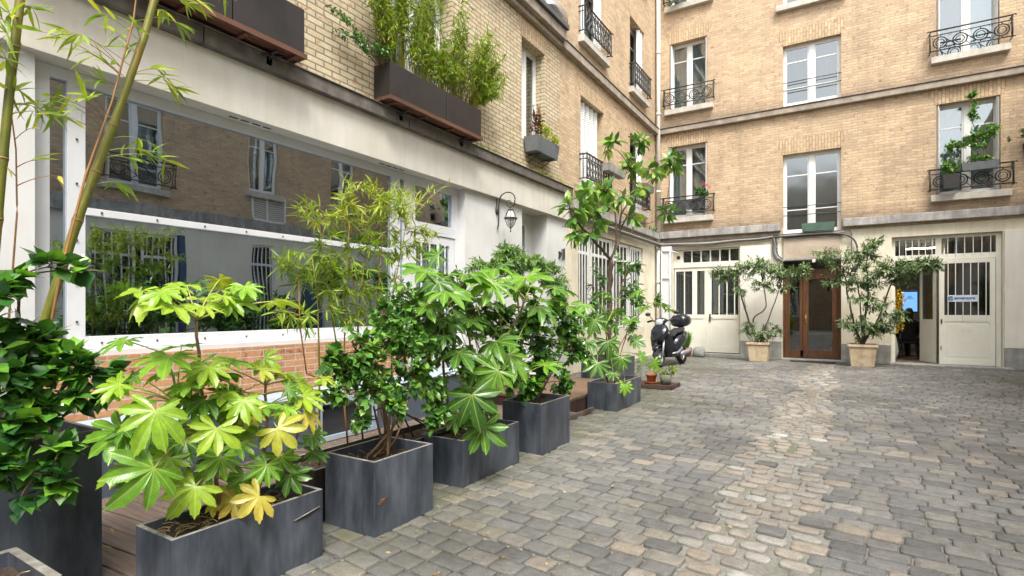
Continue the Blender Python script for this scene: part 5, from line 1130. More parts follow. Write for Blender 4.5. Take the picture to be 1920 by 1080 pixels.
# ---------------------------------------------------------------- long window boxes with grasses
def wbox(label, y0, y1, split, z0=4.04, z1=4.50):
    th = thing('window_box', label, 'planter', (-4.92, (y0+y1)/2, z0)); 
    for a, b in ((y0, split-.006), (split+.006, y1)):
        mb = MB(); hollow(mb, -5.06, -4.78, a, b, z0, z1, .012, M_ZBR, M_ZBR, z1-.1); bevel(mb.build('trough', th), .003)
    mb = MB()
    for k in range(4): mb.box(-5.05+k*.07, -5.0+k*.07+.012, y0-.02, y1+.02, z0-.045, z0-.004, M_SLAT)
    mb.box(-4.775, -4.76, y0-.02, y1+.02, z0-.05, z0+.0, M_SLAT)
    n = int((y1-y0)/.5)
    for k in range(n+1):
        y = y0+.1+(y1-y0-.2)*k/n; mb.box(-5.04, -4.78, y-.02, y+.02, z0-.075, z0-.046, M_SLAT)
    mb.build('slatted_tray', th)
    mb = MB()
    for y in (y0+.35, y1-.3):
        mb.tube([(-5.07, y, z0-.09), (-4.80, y, z0-.085)], .014, M_IRON, 5); mb.tube([(-4.95, y-.12, z0-.12), (-4.86, y+.1, z0-.09)], .012, M_IRON, 5); mb.box(-5.06, -4.93, y-.03, y+.03, z0-.19, z0-.10, M_IRON)
        mb.tube([(-4.85, y, z0-.09), (-5.07, y, z0-.19)], .010, M_IRON, 5)
    mb.build('bracket', th); return th
wbox('long dark box on a slatted tray, cut by the top edge of the view', 1.3, 3.65, 2.88)
wbox('pair of dark boxes on a red brown slatted tray holding tall bamboo grass', 4.89, 6.84, 5.99, 4.04, 4.455)
def reeds(name, label, cat, loc, rootbox, crowns, n, mat, tpl, L, tint, canem, lean=.1, per=14, rc=.004, droopy=.5):
    th = thing(name, label, cat, loc); sb = MB(); lv = []; x0, x1, y0, y1, z = rootbox
    for k in range(n):
        c, rr = random.choice(crowns); e, _ = inell(c, rr, .6); e = Vector(e)
        f = (e.y-y0)/(y1-y0); b = Vector((random.uniform(x0, x1), min(max(y0+(y1-y0)*f+random.gauss(0, .08), y0), y1), z))
        pts = bez(b, b+(e-b)*.5+Vector((0, 0, .25*(e-b).length)), e, 7); sb.tube(pts, [rc*(1-.09*i) for i in range(8)], canem, 3, False)
        for j in range(per):
            t = random.uniform(2.5, 7); i0 = min(int(t), 6); p = pts[i0].lerp(pts[i0+1], t-i0)
            dr = (UP*random.uniform(-.3, .8)+rv(.6)-UP*droopy*random.random()).normalized(); l_ = random.uniform(*L); lv.append((p, dr, UP+rv(.6), l_, l_*random.uniform(.7, 1.2), random.uniform(*tint)))
    sb.build('cane', th); leaf_mesh('foliage', th, lv, mat, tpl); return th
reeds('bamboo_hedge', 'tall feathery bamboo grass in the pair of dark window boxes', 'bamboo', (-4.92, 5.3, 4.4), (-5.0, -4.84, 4.98, 6.75, 4.38),
      [((-4.85, 4.95, 5.0), (.15, .25, .35)), ((-4.85, 5.1, 5.6), (.2, .3, .5)), ((-4.85, 5.5, 5.2), (.15, .3, .5)), ((-4.85, 5.7, 5.8), (.2, .4, .4)), ((-4.75, 6.35, 5.4), (.25, .4, .5)), ((-4.7, 6.85, 5.3), (.25, .4, .4)), ((-4.8, 6.3, 4.9), (.15, .45, .2)), ((-4.85, 5.9, 5.0), (.15, .3, .3)), ((-4.75, 7.0, 5.5), (.2, .35, .3)), ((-4.7, 7.25, 5.15), (.15, .25, .35)), ((-4.75, 4.6, 5.4), (.2, .25, .4)), ((-4.7, 7.1, 4.85), (.12, .2, .15))], 310, G_BAM, T_LANCS, (.07, .13), (.15, .9), M_CULM, per=28, rc=.0045)
reeds('drooping_shrub', 'dark small leaved plant trailing from the left end of the pair of window boxes', 'trailing plant', (-4.9, 4.95, 4.4), (-5.0, -4.84, 4.93, 5.1, 4.38),
      [((-4.85, 4.35, 4.55), (.12, .3, .12)), ((-4.8, 4.75, 4.6), (.1, .2, .08)), ((-4.9, 4.1, 4.7), (.1, .2, .25))], 26, G_CAM, T_SMALL, (.035, .06), (.2, .9), M_TWIG, per=16, rc=.003)
reeds('bamboo_hedge', 'tips of bamboo hanging over the front of the dark box at the top edge', 'bamboo', (-4.85, 3.2, 4.5), (-5.0, -4.84, 1.5, 3.5, 4.46),
      [((-4.65, 3.15, 4.68), (.15, .25, .14)), ((-4.7, 2.6, 5.1), (.2, .5, .3))], 24, G_BAM, T_LANCE, (.10, .15), (.3, .8), M_CULM, per=8)
def smallbox(label, x0, x1, y0, y1, z0, z1, m, br=True, name='window_box', taper=.02):
    th = thing(name, label, 'planter', ((x0+x1)/2, (y0+y1)/2, z0)); mb = MB(); hollow(mb, x0, x1, y0, y1, z0, z1, .015, m, m, z1-.08, taper=taper); bevel(mb.build('trough', th), .004)
    soil(x0+.017, x1-.017, y0+.017, y1-.017, z1-.04, th)
    return th
tb_ = smallbox('dark tapered box under the narrow upper window of the yellow wing', -5.06, -4.77, 8.60, 9.50, 4.30, 4.58, M_GBOX, taper=.03)
mb = MB()
for y in (8.8, 9.3): mb.tube([(-5.08, y, 4.285), (-4.80, y, 4.285), (-4.78, y, 4.33)], .009, M_IRON, 5); mb.tube([(-4.82, y, 4.285), (-5.08, y, 4.15)], .008, M_IRON, 5)
mb.build('bracket', tb_)
reeds('box_plants', 'reddish twiggy plant beside yellow green tufts in the dark tapered box', 'plant', (-4.9, 9.0, 4.5), (-5.0, -4.84, 8.68, 8.95, 4.52), [((-4.92, 8.78, 4.95), (.1, .14, .38)), ((-4.9, 8.95, 5.0), (.1, .12, .3))], 34, G_RED, T_SMALL, (.03, .06), (.1, .9), M_TWIG, per=16, rc=.003)
reeds('yellow_tuft', 'yellow green tufts at the right of the reddish plant in the dark tapered box', 'plant', (-4.9, 9.25, 4.5), (-4.98, -4.82, 9.0, 9.45, 4.54), [((-4.85, 9.1, 4.85), (.12, .2, .1)), ((-4.8, 9.4, 4.70), (.1, .14, .14))], 60, G_BAM, T_SMALL, (.03, .05), (.6, 1), M_STALK, per=14, rc=.002)
gx = at(1132, 320, X=-4.75)
smallbox('pale grey empty looking box on the balcony rail of the shuttered window', -4.92, -4.70, 11.95, 13.05, 4.66, 4.83, M_STONE)
smallbox('grey box on the balcony rail nearest the corner pipe', -4.92, -4.70, 14.7, 15.4, 4.72, 4.90, M_GBOX)
# back wall boxes
smallbox('green slatted box on the sill of the middle window above the brown door', -1.05, -.27, 16.60, 16.78, 3.50, 3.72, M_GREENB)
smallbox('black box hooked on the right hand balcony rail', 2.30, 2.98, 16.44, 16.62, 4.66, 4.84, M_GBOX)
smallbox('dark low box at the left of the black one on the same balcony', 1.95, 2.28, 16.45, 16.62, 4.28, 4.62, M_IRON)
smallbox('grey box on the balcony left of the geranium', -4.55, -3.62, 16.70, 16.79, 4.42, 4.72, M_GBOX)
Yw = 16.55
grow('balcony_vine', 'leafy climbing plant over the right hand balcony window', 'plant', (2.6, Yw, 4.8), [([(2.55, Yw, 4.8), (2.6, Yw, 5.4), (2.5, Yw, 5.9), (2.52, Yw, 6.3)], .010, .004), ([(2.7, Yw, 4.8), (2.75, Yw, 5.4), (2.95, Yw, 5.7)], .010, .004), ([(2.15, Yw, 4.6), (2.2, Yw, 5.1), (2.35, Yw, 5.45)], .010, .004), ([(2.0, Yw, 4.6), (1.95, Yw, 5.2)], .008, .004)],
     [((2.52, Yw, 6.1), (.14, .1, .28), 23), ((2.6, Yw, 5.4), (.2, .12, .3), 37), ((2.85, Yw, 5.55), (.22, .12, .2), 27), ((2.15, Yw, 5.3), (.2, .1, .18), 20), ((2.4, Yw, 5.35), (.2, .1, .15), 17), ((2.1, Yw, 4.85), (.28, .14, .2), 30), ((2.6, Yw, 4.92), (.3, .1, .12), 23), ((2.05, Yw, 4.6), (.2, .1, .12), 13), ((2.5, Yw, 6.45), (.2, .05, .06), 8)],
     G_BUSH, T_SMALL, (.05, .09), 1.0, (.3, 1), per=10, r0=.006)
th = grow('geranium', 'potted geranium with magenta flowers on the lower left balcony of the back wall', 'flowering plant', (-3.6, 16.6, 4.72), [([(-3.7, 16.6, 4.72), (-3.65, 16.6, 4.95)], .008, .005)], [((-3.72, 16.58, 4.9), (.26, .1, .12), 22), ((-3.5, 16.58, 4.85), (.12, .1, .1), 8)], G_BUSH, T_SMALL, (.05, .08), 1.2, (.1, .7), per=10)
fb = MB()
for cx, cz in ((-3.60, 5.10), (-3.44, 4.98), (-3.52, 5.05)):
    for k in range(16):
        p = Vector((cx, 16.55, cz))+rv(.02); fb.add([p+rv(.015) for _ in range(4)], [(0, 1, 2, 3)], M_PINKF)
fb.build('flower_head', th)
th = thing('hanging_pot', 'dark wall pot with a leafy plant at the right edge of the back wall', 'plant pot', (3.50, 16.68, 4.95)); mb = MB(); mb.lathe(3.52, 16.68, [(.07, 4.93), (.10, 5.12), (.11, 5.18), (.09, 5.17)], M_ZBR, 14); mb.build('pot', th)
grow('pot_plant', 'small leafy plant growing from the dark wall pot at the right edge', 'plant', (3.52, 16.66, 5.15), [([(3.52, 16.66, 5.15), (3.5, 16.64, 5.4)], .006, .003)], [((3.5, 16.62, 5.42), (.2, .1, .14), 16), ((3.2, 16.66, 5.35), (.05, .05, .05), 2)], G_OLIVE, T_SMALL, (.05, .08), 1, (.3, .9), per=8)
grow('balcony_plant', 'green plant trailing from the topmost balcony near the corner', 'plant', (-4.3, 16.5, 10.9), [([(-4.3, 16.55, 10.75), (-4.2, 16.5, 11.0)], .008, .004)], [((-4.35, 16.5, 10.95), (.4, .1, .18), 20), ((-4.5, 16.5, 10.7), (.12, .08, .12), 6)], G_OLIVE, T_SMALL, (.06, .1), 1, (.3, .9), per=9)
# weeds on the ledges
def weeds(label, spots, mat=G_BAM, n=22, L=(.05, .11), cat='weed', name='ledge_weeds'):
    th = thing(name, label, cat, spots[0]); lv = []
    for s in spots:
        for k in range(n):
            p = Vector(s)+Vector((random.uniform(-.06, .06), random.gauss(0, .12), 0)); l_ = random.uniform(*L)
            lv.append((p, (Vector((random.uniform(0, .7), random.gauss(0, .6), random.uniform(.3, 1)))).normalized(), rv(1), l_, l_, random.uniform(.3, 1)))
    o = leaf_mesh('blades', th, lv, mat, T_LANCS); o['kind'] = 'stuff'; return th
weeds('yellowish weeds sprouting from the dark ledge below the tapered box', [(-4.98, 8.9, 3.97), (-4.98, 9.2, 3.97), (-4.98, 9.45, 3.97), (-4.98, 7.4, 3.97), (-4.98, 10.0, 3.97), (-4.98, 7.0, 3.97)])
weeds('weeds sprouting from the upper cornice of the yellow wing', [(-4.98, 8.7, 7.12), (-4.98, 9.2, 7.12), (-4.98, 9.6, 7.12), (-5.04, 9.0, 6.78)], n=14)
weeds('green weeds on the ledge beside the corner pipe', [(-4.98, 15.9, 3.76), (-4.98, 16.3, 3.76), (-4.98, 14.6, 3.76), (-4.98, 12.4, 3.76), (-4.98, 11.6, 3.76)], mat=G_OLIVE, n=26, L=(.08, .2))

# ================================================================== LAMP, NUMBER, PIPES, CABLES
lp = thing('wall_lantern', 'black curled iron bracket lantern on the white wall beside the shop door', 'wall lamp', (-5.08, 7.75, 2.9))
# bracket lies in a plane square to the wall: d runs out from the wall
yb = 7.72
def LP(d, z): return (-5.08+d, yb, z)
mb = MB()
pts = [LP(.03, 2.42), LP(.05, 2.44), LP(.06, 2.60), LP(.06, 2.90), LP(.075, 3.02)]
pts += [LP(.265+.19*math.cos(a), 3.04+.19*math.sin(a)) for a in np.linspace(math.pi, 0, 14)]
pts += [LP(.455-.005*k, 3.04-.03*k) for k in (1, 2)]
pts += [LP(.35+.10*math.cos(a), 2.96+.10*math.sin(a)) for a in np.linspace(0, -math.pi*.95, 9)]
pts += [LP(.305+.055*math.cos(a), 2.975+.055*math.sin(a)) for a in np.linspace(math.pi, -.6, 9)]
mb.tube(pts, [.014]*5+[.014]*16+[.012]*9+[.009]*(len(pts)-30), M_IRON, 8)
mb.tube([LP(.03, 2.42), LP(.045, 2.39), LP(.02, 2.38)], .014, M_IRON, 6); mb.build('bracket', lp)
mb = MB(); mb.loft([((-5.079, yb, 2.82), (0, .045, 0), (0, 0, .10)), ((-5.05, yb, 2.82), (0, .045, 0), (0, 0, .10)), ((-5.02, yb, 2.82), (0, .025, 0), (0, 0, .05))], M_IRON, 12); mb.build('wall_plate', lp)
lx, ly = -5.08+.35, yb
mb = MB(); mb.lathe(lx, ly, [(.012, 2.87), (.012, 2.82), (.05, 2.815), (.058, 2.79), (.05, 2.78)], M_IRON, 14)
mb.lathe(lx, ly, [(.128, 2.61), (.142, 2.605), (.142, 2.585), (.128, 2.58)], M_IRON, 18)
for k in range(6):
    a = math.pi/3*k; c_, s_ = math.cos(a), math.sin(a)
    mb.tube([(lx+c_*.05, ly+s_*.05, 2.79), (lx+c_*.10, ly+s_*.10, 2.70), (lx+c_*.135, ly+s_*.135, 2.60), (lx+c_*.085, ly+s_*.085, 2.45), (lx+c_*.03, ly+s_*.03, 2.38)], .007, M_IRON, 5)
mb.lathe(lx, ly, [(.0, 2.40), (.035, 2.385), (.02, 2.36), (.008, 2.34), (.010, 2.29), (.018, 2.275), (.001, 2.26)], M_IRON, 12); mb.build('cage', lp)
mb = MB(); mb.lathe(lx, ly, [(.04, 2.78), (.075, 2.70), (.08, 2.60), (.07, 2.50), (.03, 2.41)], M_LAMPW, 18); mb.build('glass_globe', lp)
mb = MB(); mb.tube([(-5.07, yb, 2.92), (-5.07, yb+.005, 3.28)], .008, M_CABLE, 5); mb.build('cable', lp)
# the small dark raised figures on the white wall
for o_ in list(lp.children):
    for v_ in o_.data.vertices:
        w_ = v_.co+BASE[lp.name]; w_.z = 2.69+(w_.z-2.26)*.70; w_.x = -5.08+(w_.x+5.08)*.82; w_.y = yb+(w_.y-yb)*.82; v_.co = w_-BASE[lp.name]
nb = thing('wall_plaque', 'small set of dark raised figures on the white wall just before the barred windows', 'sign', (-5.08, 10.17, 2.53))
mb = MB()
def FX(y0, y1, z0, z1, m=M_IRON): FL.box(mb, y0, y1, z0, z1, -.02, .0, m)
FX(10.19, 10.24, 2.44, 2.66, M_GBOX); FX(10.28, 10.325, 2.45, 2.68); FX(10.13, 10.19, 2.555, 2.575)
FX(10.05, 10.125, 2.57, 2.60); FX(10.095, 10.125, 2.46, 2.57); FX(10.05, 10.095, 2.455, 2.485); FX(10.06, 10.075, 2.485, 2.57)
mb.build('figures', nb)
dp = thing('drainpipe', 'cream drainpipe running down the inside corner of the two brick walls', 'drainpipe', (-4.97, 16.68, 0))
mb = MB(); mb.tube([(-4.97, 16.68, 3.3), (-4.97, 16.68, 12.9)], .062, M_PIPE, 12); mb.tube([(-4.97, 16.68, 3.3), (-4.97, 16.66, 0.02)], .055, M_PIPE, 12); mb.build('pipe', dp)
mb = MB()
for z in (1.0, 2.2, 3.25, 5.0, 7.4, 9.3): mb.tube([(-4.97, 16.68, z), (-4.97, 16.68, z+.07)], .074, M_PIPE, 12)
mb.build('collar', dp)
gp = thing('gas_riser', 'boxed pillar with thin white gas pipes bent round it beside the drainpipe', 'pipework', (-4.70, 16.7, 0))
mb = MB(); mb.box(-4.86, -4.56, 16.60, 16.79, 0, 3.32, M_PLAS); bevel(mb.build('casing', gp), .006)
mb = MB()
for x in (-4.84, -4.58): mb.tube([(x, 16.575, .3), (x, 16.575, 3.18)], .018, M_WHITE, 8)
for z in (3.18, 2.35): mb.tube([(-4.84, 16.575, z), (-4.58, 16.575, z)], .018, M_WHITE, 8)
mb.tube([(-4.58, 16.575, 3.18), (-4.45, 16.66, 3.14), (-4.38, 16.79, 3.12)], .018, M_WHITE, 8); mb.build('pipe', gp)
cb = thing('cable_run', 'sagging dark cables under the ledge and around the brown door lintel', 'cables', (-1.6, 16.7, 3.4))
def cable(pts, r, m, name='cable'):
    mb = MB(); P = [Vector(p) for p in pts]; sm = []
    for i in range(len(P)-1):
        p0 = P[max(i-1, 0)]; p1 = P[i]; p2 = P[i+1]; p3 = P[min(i+2, len(P)-1)]
        for k in range(6):
            t = k/6; sm.append(.5*((2*p1)+(p2-p0)*t+(2*p0-5*p1+4*p2-p3)*t*t+(3*p1-p0-3*p2+p3)*t**3))
    sm.append(P[-1]); mb.tube(sm, r, m, 7); mb.build(name, cb)
def Bp(x, z, d=.08): return (x, 16.8-d, z)
for k, (dz, r, m) in enumerate(((0, .022, M_CABLE), (.045, .012, M_PIPE), (-.04, .014, M_CABLE), (.08, .010, M_CABLE))):
    cable([(-4.97, 10.6, 3.42+dz), (-4.98, 12.5, 3.40+dz), (-4.97, 14.5, 3.40+dz*.8), (-4.92, 16.3, 3.38+dz), (-4.85, 16.68, 3.37+dz), (-4.4, 16.71, 3.36+dz), Bp(-3.6, 3.33+dz), Bp(-2.8, 3.37+dz*.7), Bp(-2.1, 3.38+dz*.6), Bp(-1.75, 3.42+dz*.5)], r, m)
for k, dx in enumerate((0, .05, .10)): cable([Bp(-1.75, 3.44), Bp(-1.76+dx*.6, 3.38), Bp(-1.76+dx, 3.2), Bp(-1.75+dx, 2.95), Bp(-1.66+dx, 2.80+dx*.3), Bp(-1.50, 2.74+dx*.4)], .018, M_CABLE if k != 1 else M_CABLEG)
cable([Bp(-1.75, 3.42), Bp(-1.4, 3.41, .13), Bp(-.8, 3.42, .13), Bp(-.2, 3.40, .13), Bp(.1, 3.28), Bp(.22, 3.05), Bp(.22, 2.75), Bp(.3, 2.62)], .024, M_CABLE)
cable([Bp(-1.72, 3.47, .1), Bp(-1.0, 3.48, .1), Bp(-.1, 3.47, .1), Bp(.08, 3.44), Bp(.10, 3.2), Bp(.10, 2.7)], .012, M_CABLE)
mb = MB(); FB.box(mb, -1.5, -.05, 3.425, 3.46, -.12, -.045, M_CABLEG); mb.build('cable_tray', cb)
rc = thing('roof_vent', 'silvery curved metal cowl resting at the edge of the zinc roof', 'roof vent', (-4.9, 9.6, 7.2))
mb = MB(); mb.loft([((-4.95, 9.25, 7.30), (.07, 0, 0), (0, 0, .06)), ((-4.93, 9.42, 7.36), (.10, 0, 0), (0, 0, .10)), ((-4.93, 9.60, 7.34), (.12, 0, 0), (0, 0, .13)), ((-4.93, 9.85, 7.32), (.13, 0, 0), (0, 0, .14)), ((-4.93, 10.0, 7.28), (.10, 0, 0), (0, 0, .10))], M_CHROME, 14); mb.build('cowl', rc)
mb = MB(); mb.box(-5.02, -4.84, 9.3, 9.9, 7.12, 7.2, M_ZINC); mb.build('bracket', rc)

# ================================================================== SCOOTER
sc_ = thing('scooter', 'black parked scooter with a blue nose badge and a rear top box by the corner', 'scooter', (-3.72, 13.4, 0))
MS = Matrix.Translation((-3.72, 13.55, 0)) @ Matrix.Rotation(R(-90-8), 4, 'Z') @ Matrix.Rotation(R(5), 4, 'X') @ Matrix.Diagonal((1.0, 1.12, 1.03, 1))     # local x forward
def S(x, y, z): return MS @ Vector((x, y, z))
class SB(MB):
    def add(s, vs, fs, m, smooth=False): super().add([MS @ Vector(v) for v in vs], fs, m, smooth)
def wheel(x, r, w_, name):
    mb = SB(); n = 26; V = []; prof = [(r-.085, -w_*.35), (r-.04, -w_*.5), (r-.008, -w_*.3), (r, 0), (r-.008, w_*.3), (r-.04, w_*.5), (r-.085, w_*.35)]
    for k in range(n):
        a = 2*math.pi*k/n
        for rr, yy in prof: V.append((x+rr*math.cos(a), yy, r+rr*math.sin(a)))
    q = len(prof); mb.add(V, [(k*q+i, k*q+(i+1) % q, ((k+1) % n)*q+(i+1) % q, ((k+1) % n)*q+i) for k in range(n) for i in range(q)], M_RUBBER, True)
    o = mb.build(name, sc_)
    mb = SB(); V = []
    for k in range(n):
        a = 2*math.pi*k/n
        for rr, yy in ((r-.08, -.03), (r-.08, .03), (r-.10, .03), (r-.10, -.03)): V.append((x+rr*math.cos(a), yy, r+rr*math.sin(a)))
    mb.add(V, [(k*4+i, k*4+(i+1) % 4, ((k+1) % n)*4+(i+1) % 4, ((k+1) % n)*4+i) for k in range(n) for i in range(4)], M_SILVER, True)
    for k in range(5):
        a = 2*math.pi*k/5; mb.tube([(x+.03*math.cos(a), 0, r+.03*math.sin(a)), (x+(r-.09)*math.cos(a), 0, r+(r-.09)*math.sin(a))], .016, M_SILVER, 6)
    mb.tube([(x, -.05, r), (x, .05, r)], .035, M_SILVER, 10); mb.build('rim', o)
wheel(.66, .245, .12, 'front_wheel'); wheel(-.66, .245, .14, 'rear_wheel')
mb = SB()    # front fairing and leg shield
mb.loft([((.60, 0, .60), (0, .05, 0), (.03, 0, .02)), ((.585, 0, .66), (0, .13, 0), (.07, 0, .03)), ((.53, 0, .76), (0, .19, 0), (.10, 0, .05)), ((.47, 0, .86), (0, .20, 0), (.10, 0, .05)), ((.42, 0, .94), (0, .16, 0), (.08, 0, .05)), ((.38, 0, 1.0), (0, .09, 0), (.05, 0, .04))], M_BLACKP, 18)
mb.loft([((.46, 0, .90), (0, .17, 0), (.05, 0, 0)), ((.44, 0, .72), (0, .25, 0), (.06, 0, 0)), ((.40, 0, .50), (0, .26, 0), (.06, 0, 0)), ((.36, 0, .34), (0, .20, 0), (.05, 0, 0)), ((.28, 0, .24), (0, .17, 0), (.06, 0, .02))], M_BLACKP, 18)
mb.loft([((.56, 0, .47), (0, .07, 0), (.02, 0, .01)), ((.68, 0, .52), (0, .085, 0), (0, 0, .02)), ((.80, 0, .50), (0, .075, 0), (.01, 0, .02)), ((.88, 0, .42), (0, .05, 0), (.01, 0, .01))], M_BLACKP, 12)
mb.loft([((.34, 0, .27), (0, .16, 0), (0, 0, .05)), ((.0, 0, .25), (0, .17, 0), (0, 0, .05)), ((-.2, 0, .30), (0, .17, 0), (0, 0, .09))], M_BLACKP, 14)
mb.loft([((-.10, 0, .42), (0, .13, 0), (0, 0, .20)), ((-.28, 0, .55), (0, .19, 0), (0, 0, .19)), ((-.55, 0, .63), (0, .20, 0), (0, 0, .17)), ((-.80, 0, .72), (0, .15, 0), (0, 0, .11)), ((-.96, 0, .78), (0, .07, 0), (0, 0, .05))], M_BLACKP, 18)
mb.build('body', sc_, fixn=True)
mb = SB(); mb.loft([((-.05, 0, .70), (0, .11, 0), (0, 0, .05)), ((-.18, 0, .79), (0, .15, 0), (0, 0, .055)), ((-.45, 0, .81), (0, .16, 0), (0, 0, .05)), ((-.62, 0, .86), (0, .15, 0), (0, 0, .05)), ((-.80, 0, .88), (0, .10, 0), (0, 0, .04))], M_RUBBER, 14); mb.build('seat', sc_, fixn=True)
mb = SB(); mb.loft([((-.62, 0, 1.05), (0, .12, 0), (0, 0, .10)), ((-.66, 0, 1.07), (0, .19, 0), (0, 0, .15)), ((-.85, 0, 1.08), (0, .21, 0), (0, 0, .17)), ((-1.02, 0, 1.07), (0, .19, 0), (0, 0, .15)), ((-1.07, 0, 1.05), (0, .12, 0), (0, 0, .10))], M_BLACKP, 16); tbx = mb.build('top_box', sc_, fixn=True)
mb = SB(); mb.box(-1.09, -1.065, -.1, .1, 1.0, 1.06, M_RED); mb.build('reflector', tbx)
mb = SB(); mb.tube([(.40, -.02, 1.0), (.35, 0, 1.06), (.33, 0, 1.08)], .05, M_BLACKP, 10)
mb.tube([(.24, -.36, 1.09), (.30, -.24, 1.11), (.35, -.1, 1.08), (.35, .1, 1.08), (.30, .24, 1.11), (.24, .36, 1.09)], .017, M_IRON, 8)
mb.tube([(.235, -.37, 1.09), (.29, -.25, 1.108)], .024, M_RUBBER, 8); mb.tube([(.235, .37, 1.09), (.29, .25, 1.108)], .024, M_RUBBER, 8)
mb.loft([((.30, 0, 1.09), (0, .13, 0), (0, 0, .06)), ((.40, 0, 1.08), (0, .14, 0), (0, 0, .08)), ((.47, 0, 1.06), (0, .09, 0), (0, 0, .07))], M_BLACKP, 14); mb.build('handlebar', sc_)
mb = SB(); mb.loft([((.45, 0, 1.06), (0, .085, 0), (0, 0, .08)), ((.50, 0, 1.055), (0, .08, 0), (0, 0, .075)), ((.525, 0, 1.05), (0, .04, 0), (0, 0, .04))], M_LENS, 16); mb.build('headlight', sc_)
for s in (-1, 1):
    mb = SB(); mb.tube([(.30, .2*s, 1.11), (.30, .27*s, 1.20), (.29, .31*s, 1.25)], .008, M_IRON, 6); mb.loft([((.30, .33*s, 1.27), (0, .06, 0), (0, 0, .04)), ((.28, .33*s, 1.27), (0, .065, 0), (0, 0, .045))], M_IRON, 12); mb.build('mirror', sc_)
    mb = SB(); mb.tube([(.53, .115*s, .84), (.60, .10*s, .62), (.585, .095*s, .74)], .012, M_CHROME, 6); mb.tube([(.46, .085*s, .72), (.66, .085*s, .28)], .024, M_SILVER, 10); mb.build('fork_leg', sc_)
mb = SB(); mb.loft([((.622, 0, .665), (0, .05, 0), (.004, 0, .01)), ((.632, 0, .72), (0, .085, 0), (.008, 0, .02)), ((.60, 0, .80), (0, .06, 0), (.008, 0, .01))], M_BLUEB, 12); mb.build('badge', sc_)
mb = SB(); mb.tube([(.56, .12, .90), (.635, .07, .68)], .012, M_CHROME, 6); mb.tube([(.56, -.12, .90), (.635, -.07, .68)], .012, M_CHROME, 6); mb.build('chrome_strip', sc_)
mb = SB()
for s in (-1, 1): mb.loft([((-.20, .17*s, .27), (0, .02, 0), (0, 0, .03)), ((-.38, .18*s, .29), (0, .035, 0), (0, 0, .055)), ((-.66, .185*s, .31), (0, .035, 0), (0, 0, .05)), ((-.84, .19*s, .34), (0, .025, 0), (0, 0, .035))], M_SILVER, 12)
mb.loft([((.25, .15, .30), (0, .02, 0), (0, 0, .02)), ((0, .185, .31), (0, .02, 0), (0, 0, .03)), ((-.3, .18, .40), (0, .02, 0), (0, 0, .05))], M_SILVER, 10); mb.build('exhaust', sc_)
mb = SB(); mb.tube([(.0, .10, .25), (.02, .16, .10), (.0, .22, .005)], .012, M_IRON, 6); mb.tube([(.0, -.10, .25), (.02, -.16, .12), (0, -.2, .05)], .012, M_IRON, 6); mb.build('stand', sc_)

# ================================================================== SMALL POTS
pal = thing('wooden_tray', 'dark low wooden tray on the cobbles carrying three small pots', 'tray', (-2.95, 9.65, 0))
mb = MB(); A = (-3.36, 9.45); 
for k in range(4): mb.box(-3.36, -2.58, 9.36+k*.145, 9.36+k*.145+.135, .055, .075, M_TRAY)
for y in (9.36, 9.80): mb.box(-3.34, -2.60, y+.02, y+.08, .0, .052, M_TRAY)
mb.box(-2.578, -2.56, 9.36, 9.93, .0, .085, M_TRAY); mb.box(-3.36, -2.58, 9.342, 9.358, .01, .085, M_TRAY); bevel(mb.build('boards', pal), .004)
def rpot(label, x, y, z, r, h, m, saucer=False, name='flower_pot', rim=True):
    th = thing(name, label, 'plant pot', (x, y, z), 'small pots'); mb = MB(); z0 = z+(.02 if saucer else 0)
    mb.lathe(x, y, [(r*.72, z0), (r*.95, z0+h*.8), (r*1.08, z0+h*.8), (r*1.08, z0+h), (r*.92, z0+h), (r*.85, z0+h*.8)] if rim else [(r*.75, z0), (r, z0+h), (r*.9, z0+h), (r*.85, z0+h*.85)], m, 18); mb.build('pot', th)
    s = MB(); s.lathe(x, y, [(r*.86, z0+h*.78), (r*.86, z0+h*.86)], M_SOIL, 14); s.build('soil', th)
    if saucer: q = MB(); q.lathe(x, y, [(r*1.0, z), (r*1.4, z+.035), (r*1.3, z+.035), (r*.95, z+.012)], m, 18); q.build('saucer', th)
    return th
rpot('narrow mossy green pot at the left of the wooden tray', -3.22, 9.55, .076, .075, .19, M_POTG, rim=False)
rpot('small terracotta pot on a saucer in the middle of the wooden tray', -2.98, 9.58, .076, .095, .15, M_TERRA, True)
rpot('dark grey green pot at the right of the wooden tray', -2.72, 9.56, .076, .11, .18, M_POTG, rim=False)
grow('pot_plant', 'wispy yellowing plant in the dark pot at the right of the wooden tray', 'plant', (-2.72, 9.56, .23), [([(-2.72, 9.56, .23), (-2.70, 9.56, .33)], .005, .003)], [((-2.85, 9.56, .31), (.18, .12, .06), 14), ((-2.62, 9.58, .33), (.18, .12, .08), 16)], G_BAM, T_SMALL, (.03, .05), 1, (.2, .9), per=8, r0=.003, tw=.0015)
grow('pot_plant', 'sparse sprout in the narrow mossy pot at the left of the wooden tray', 'plant', (-3.22, 9.55, .24), [([(-3.22, 9.55, .24), (-3.2, 9.56, .32)], .004, .002)], [((-3.2, 9.56, .33), (.08, .08, .05), 6)], G_OLIVE, T_SMALL, (.03, .05), 1, (.4, .9), per=5, r0=.003, tw=.0015)
rpot('left of the two terracotta pots standing by the white panelled door', -4.32, 16.35, .0, .13, .27, M_TERRA)
rpot('right of the two terracotta pots standing by the white panelled door', -4.02, 16.30, .0, .15, .27, M_TERRA)
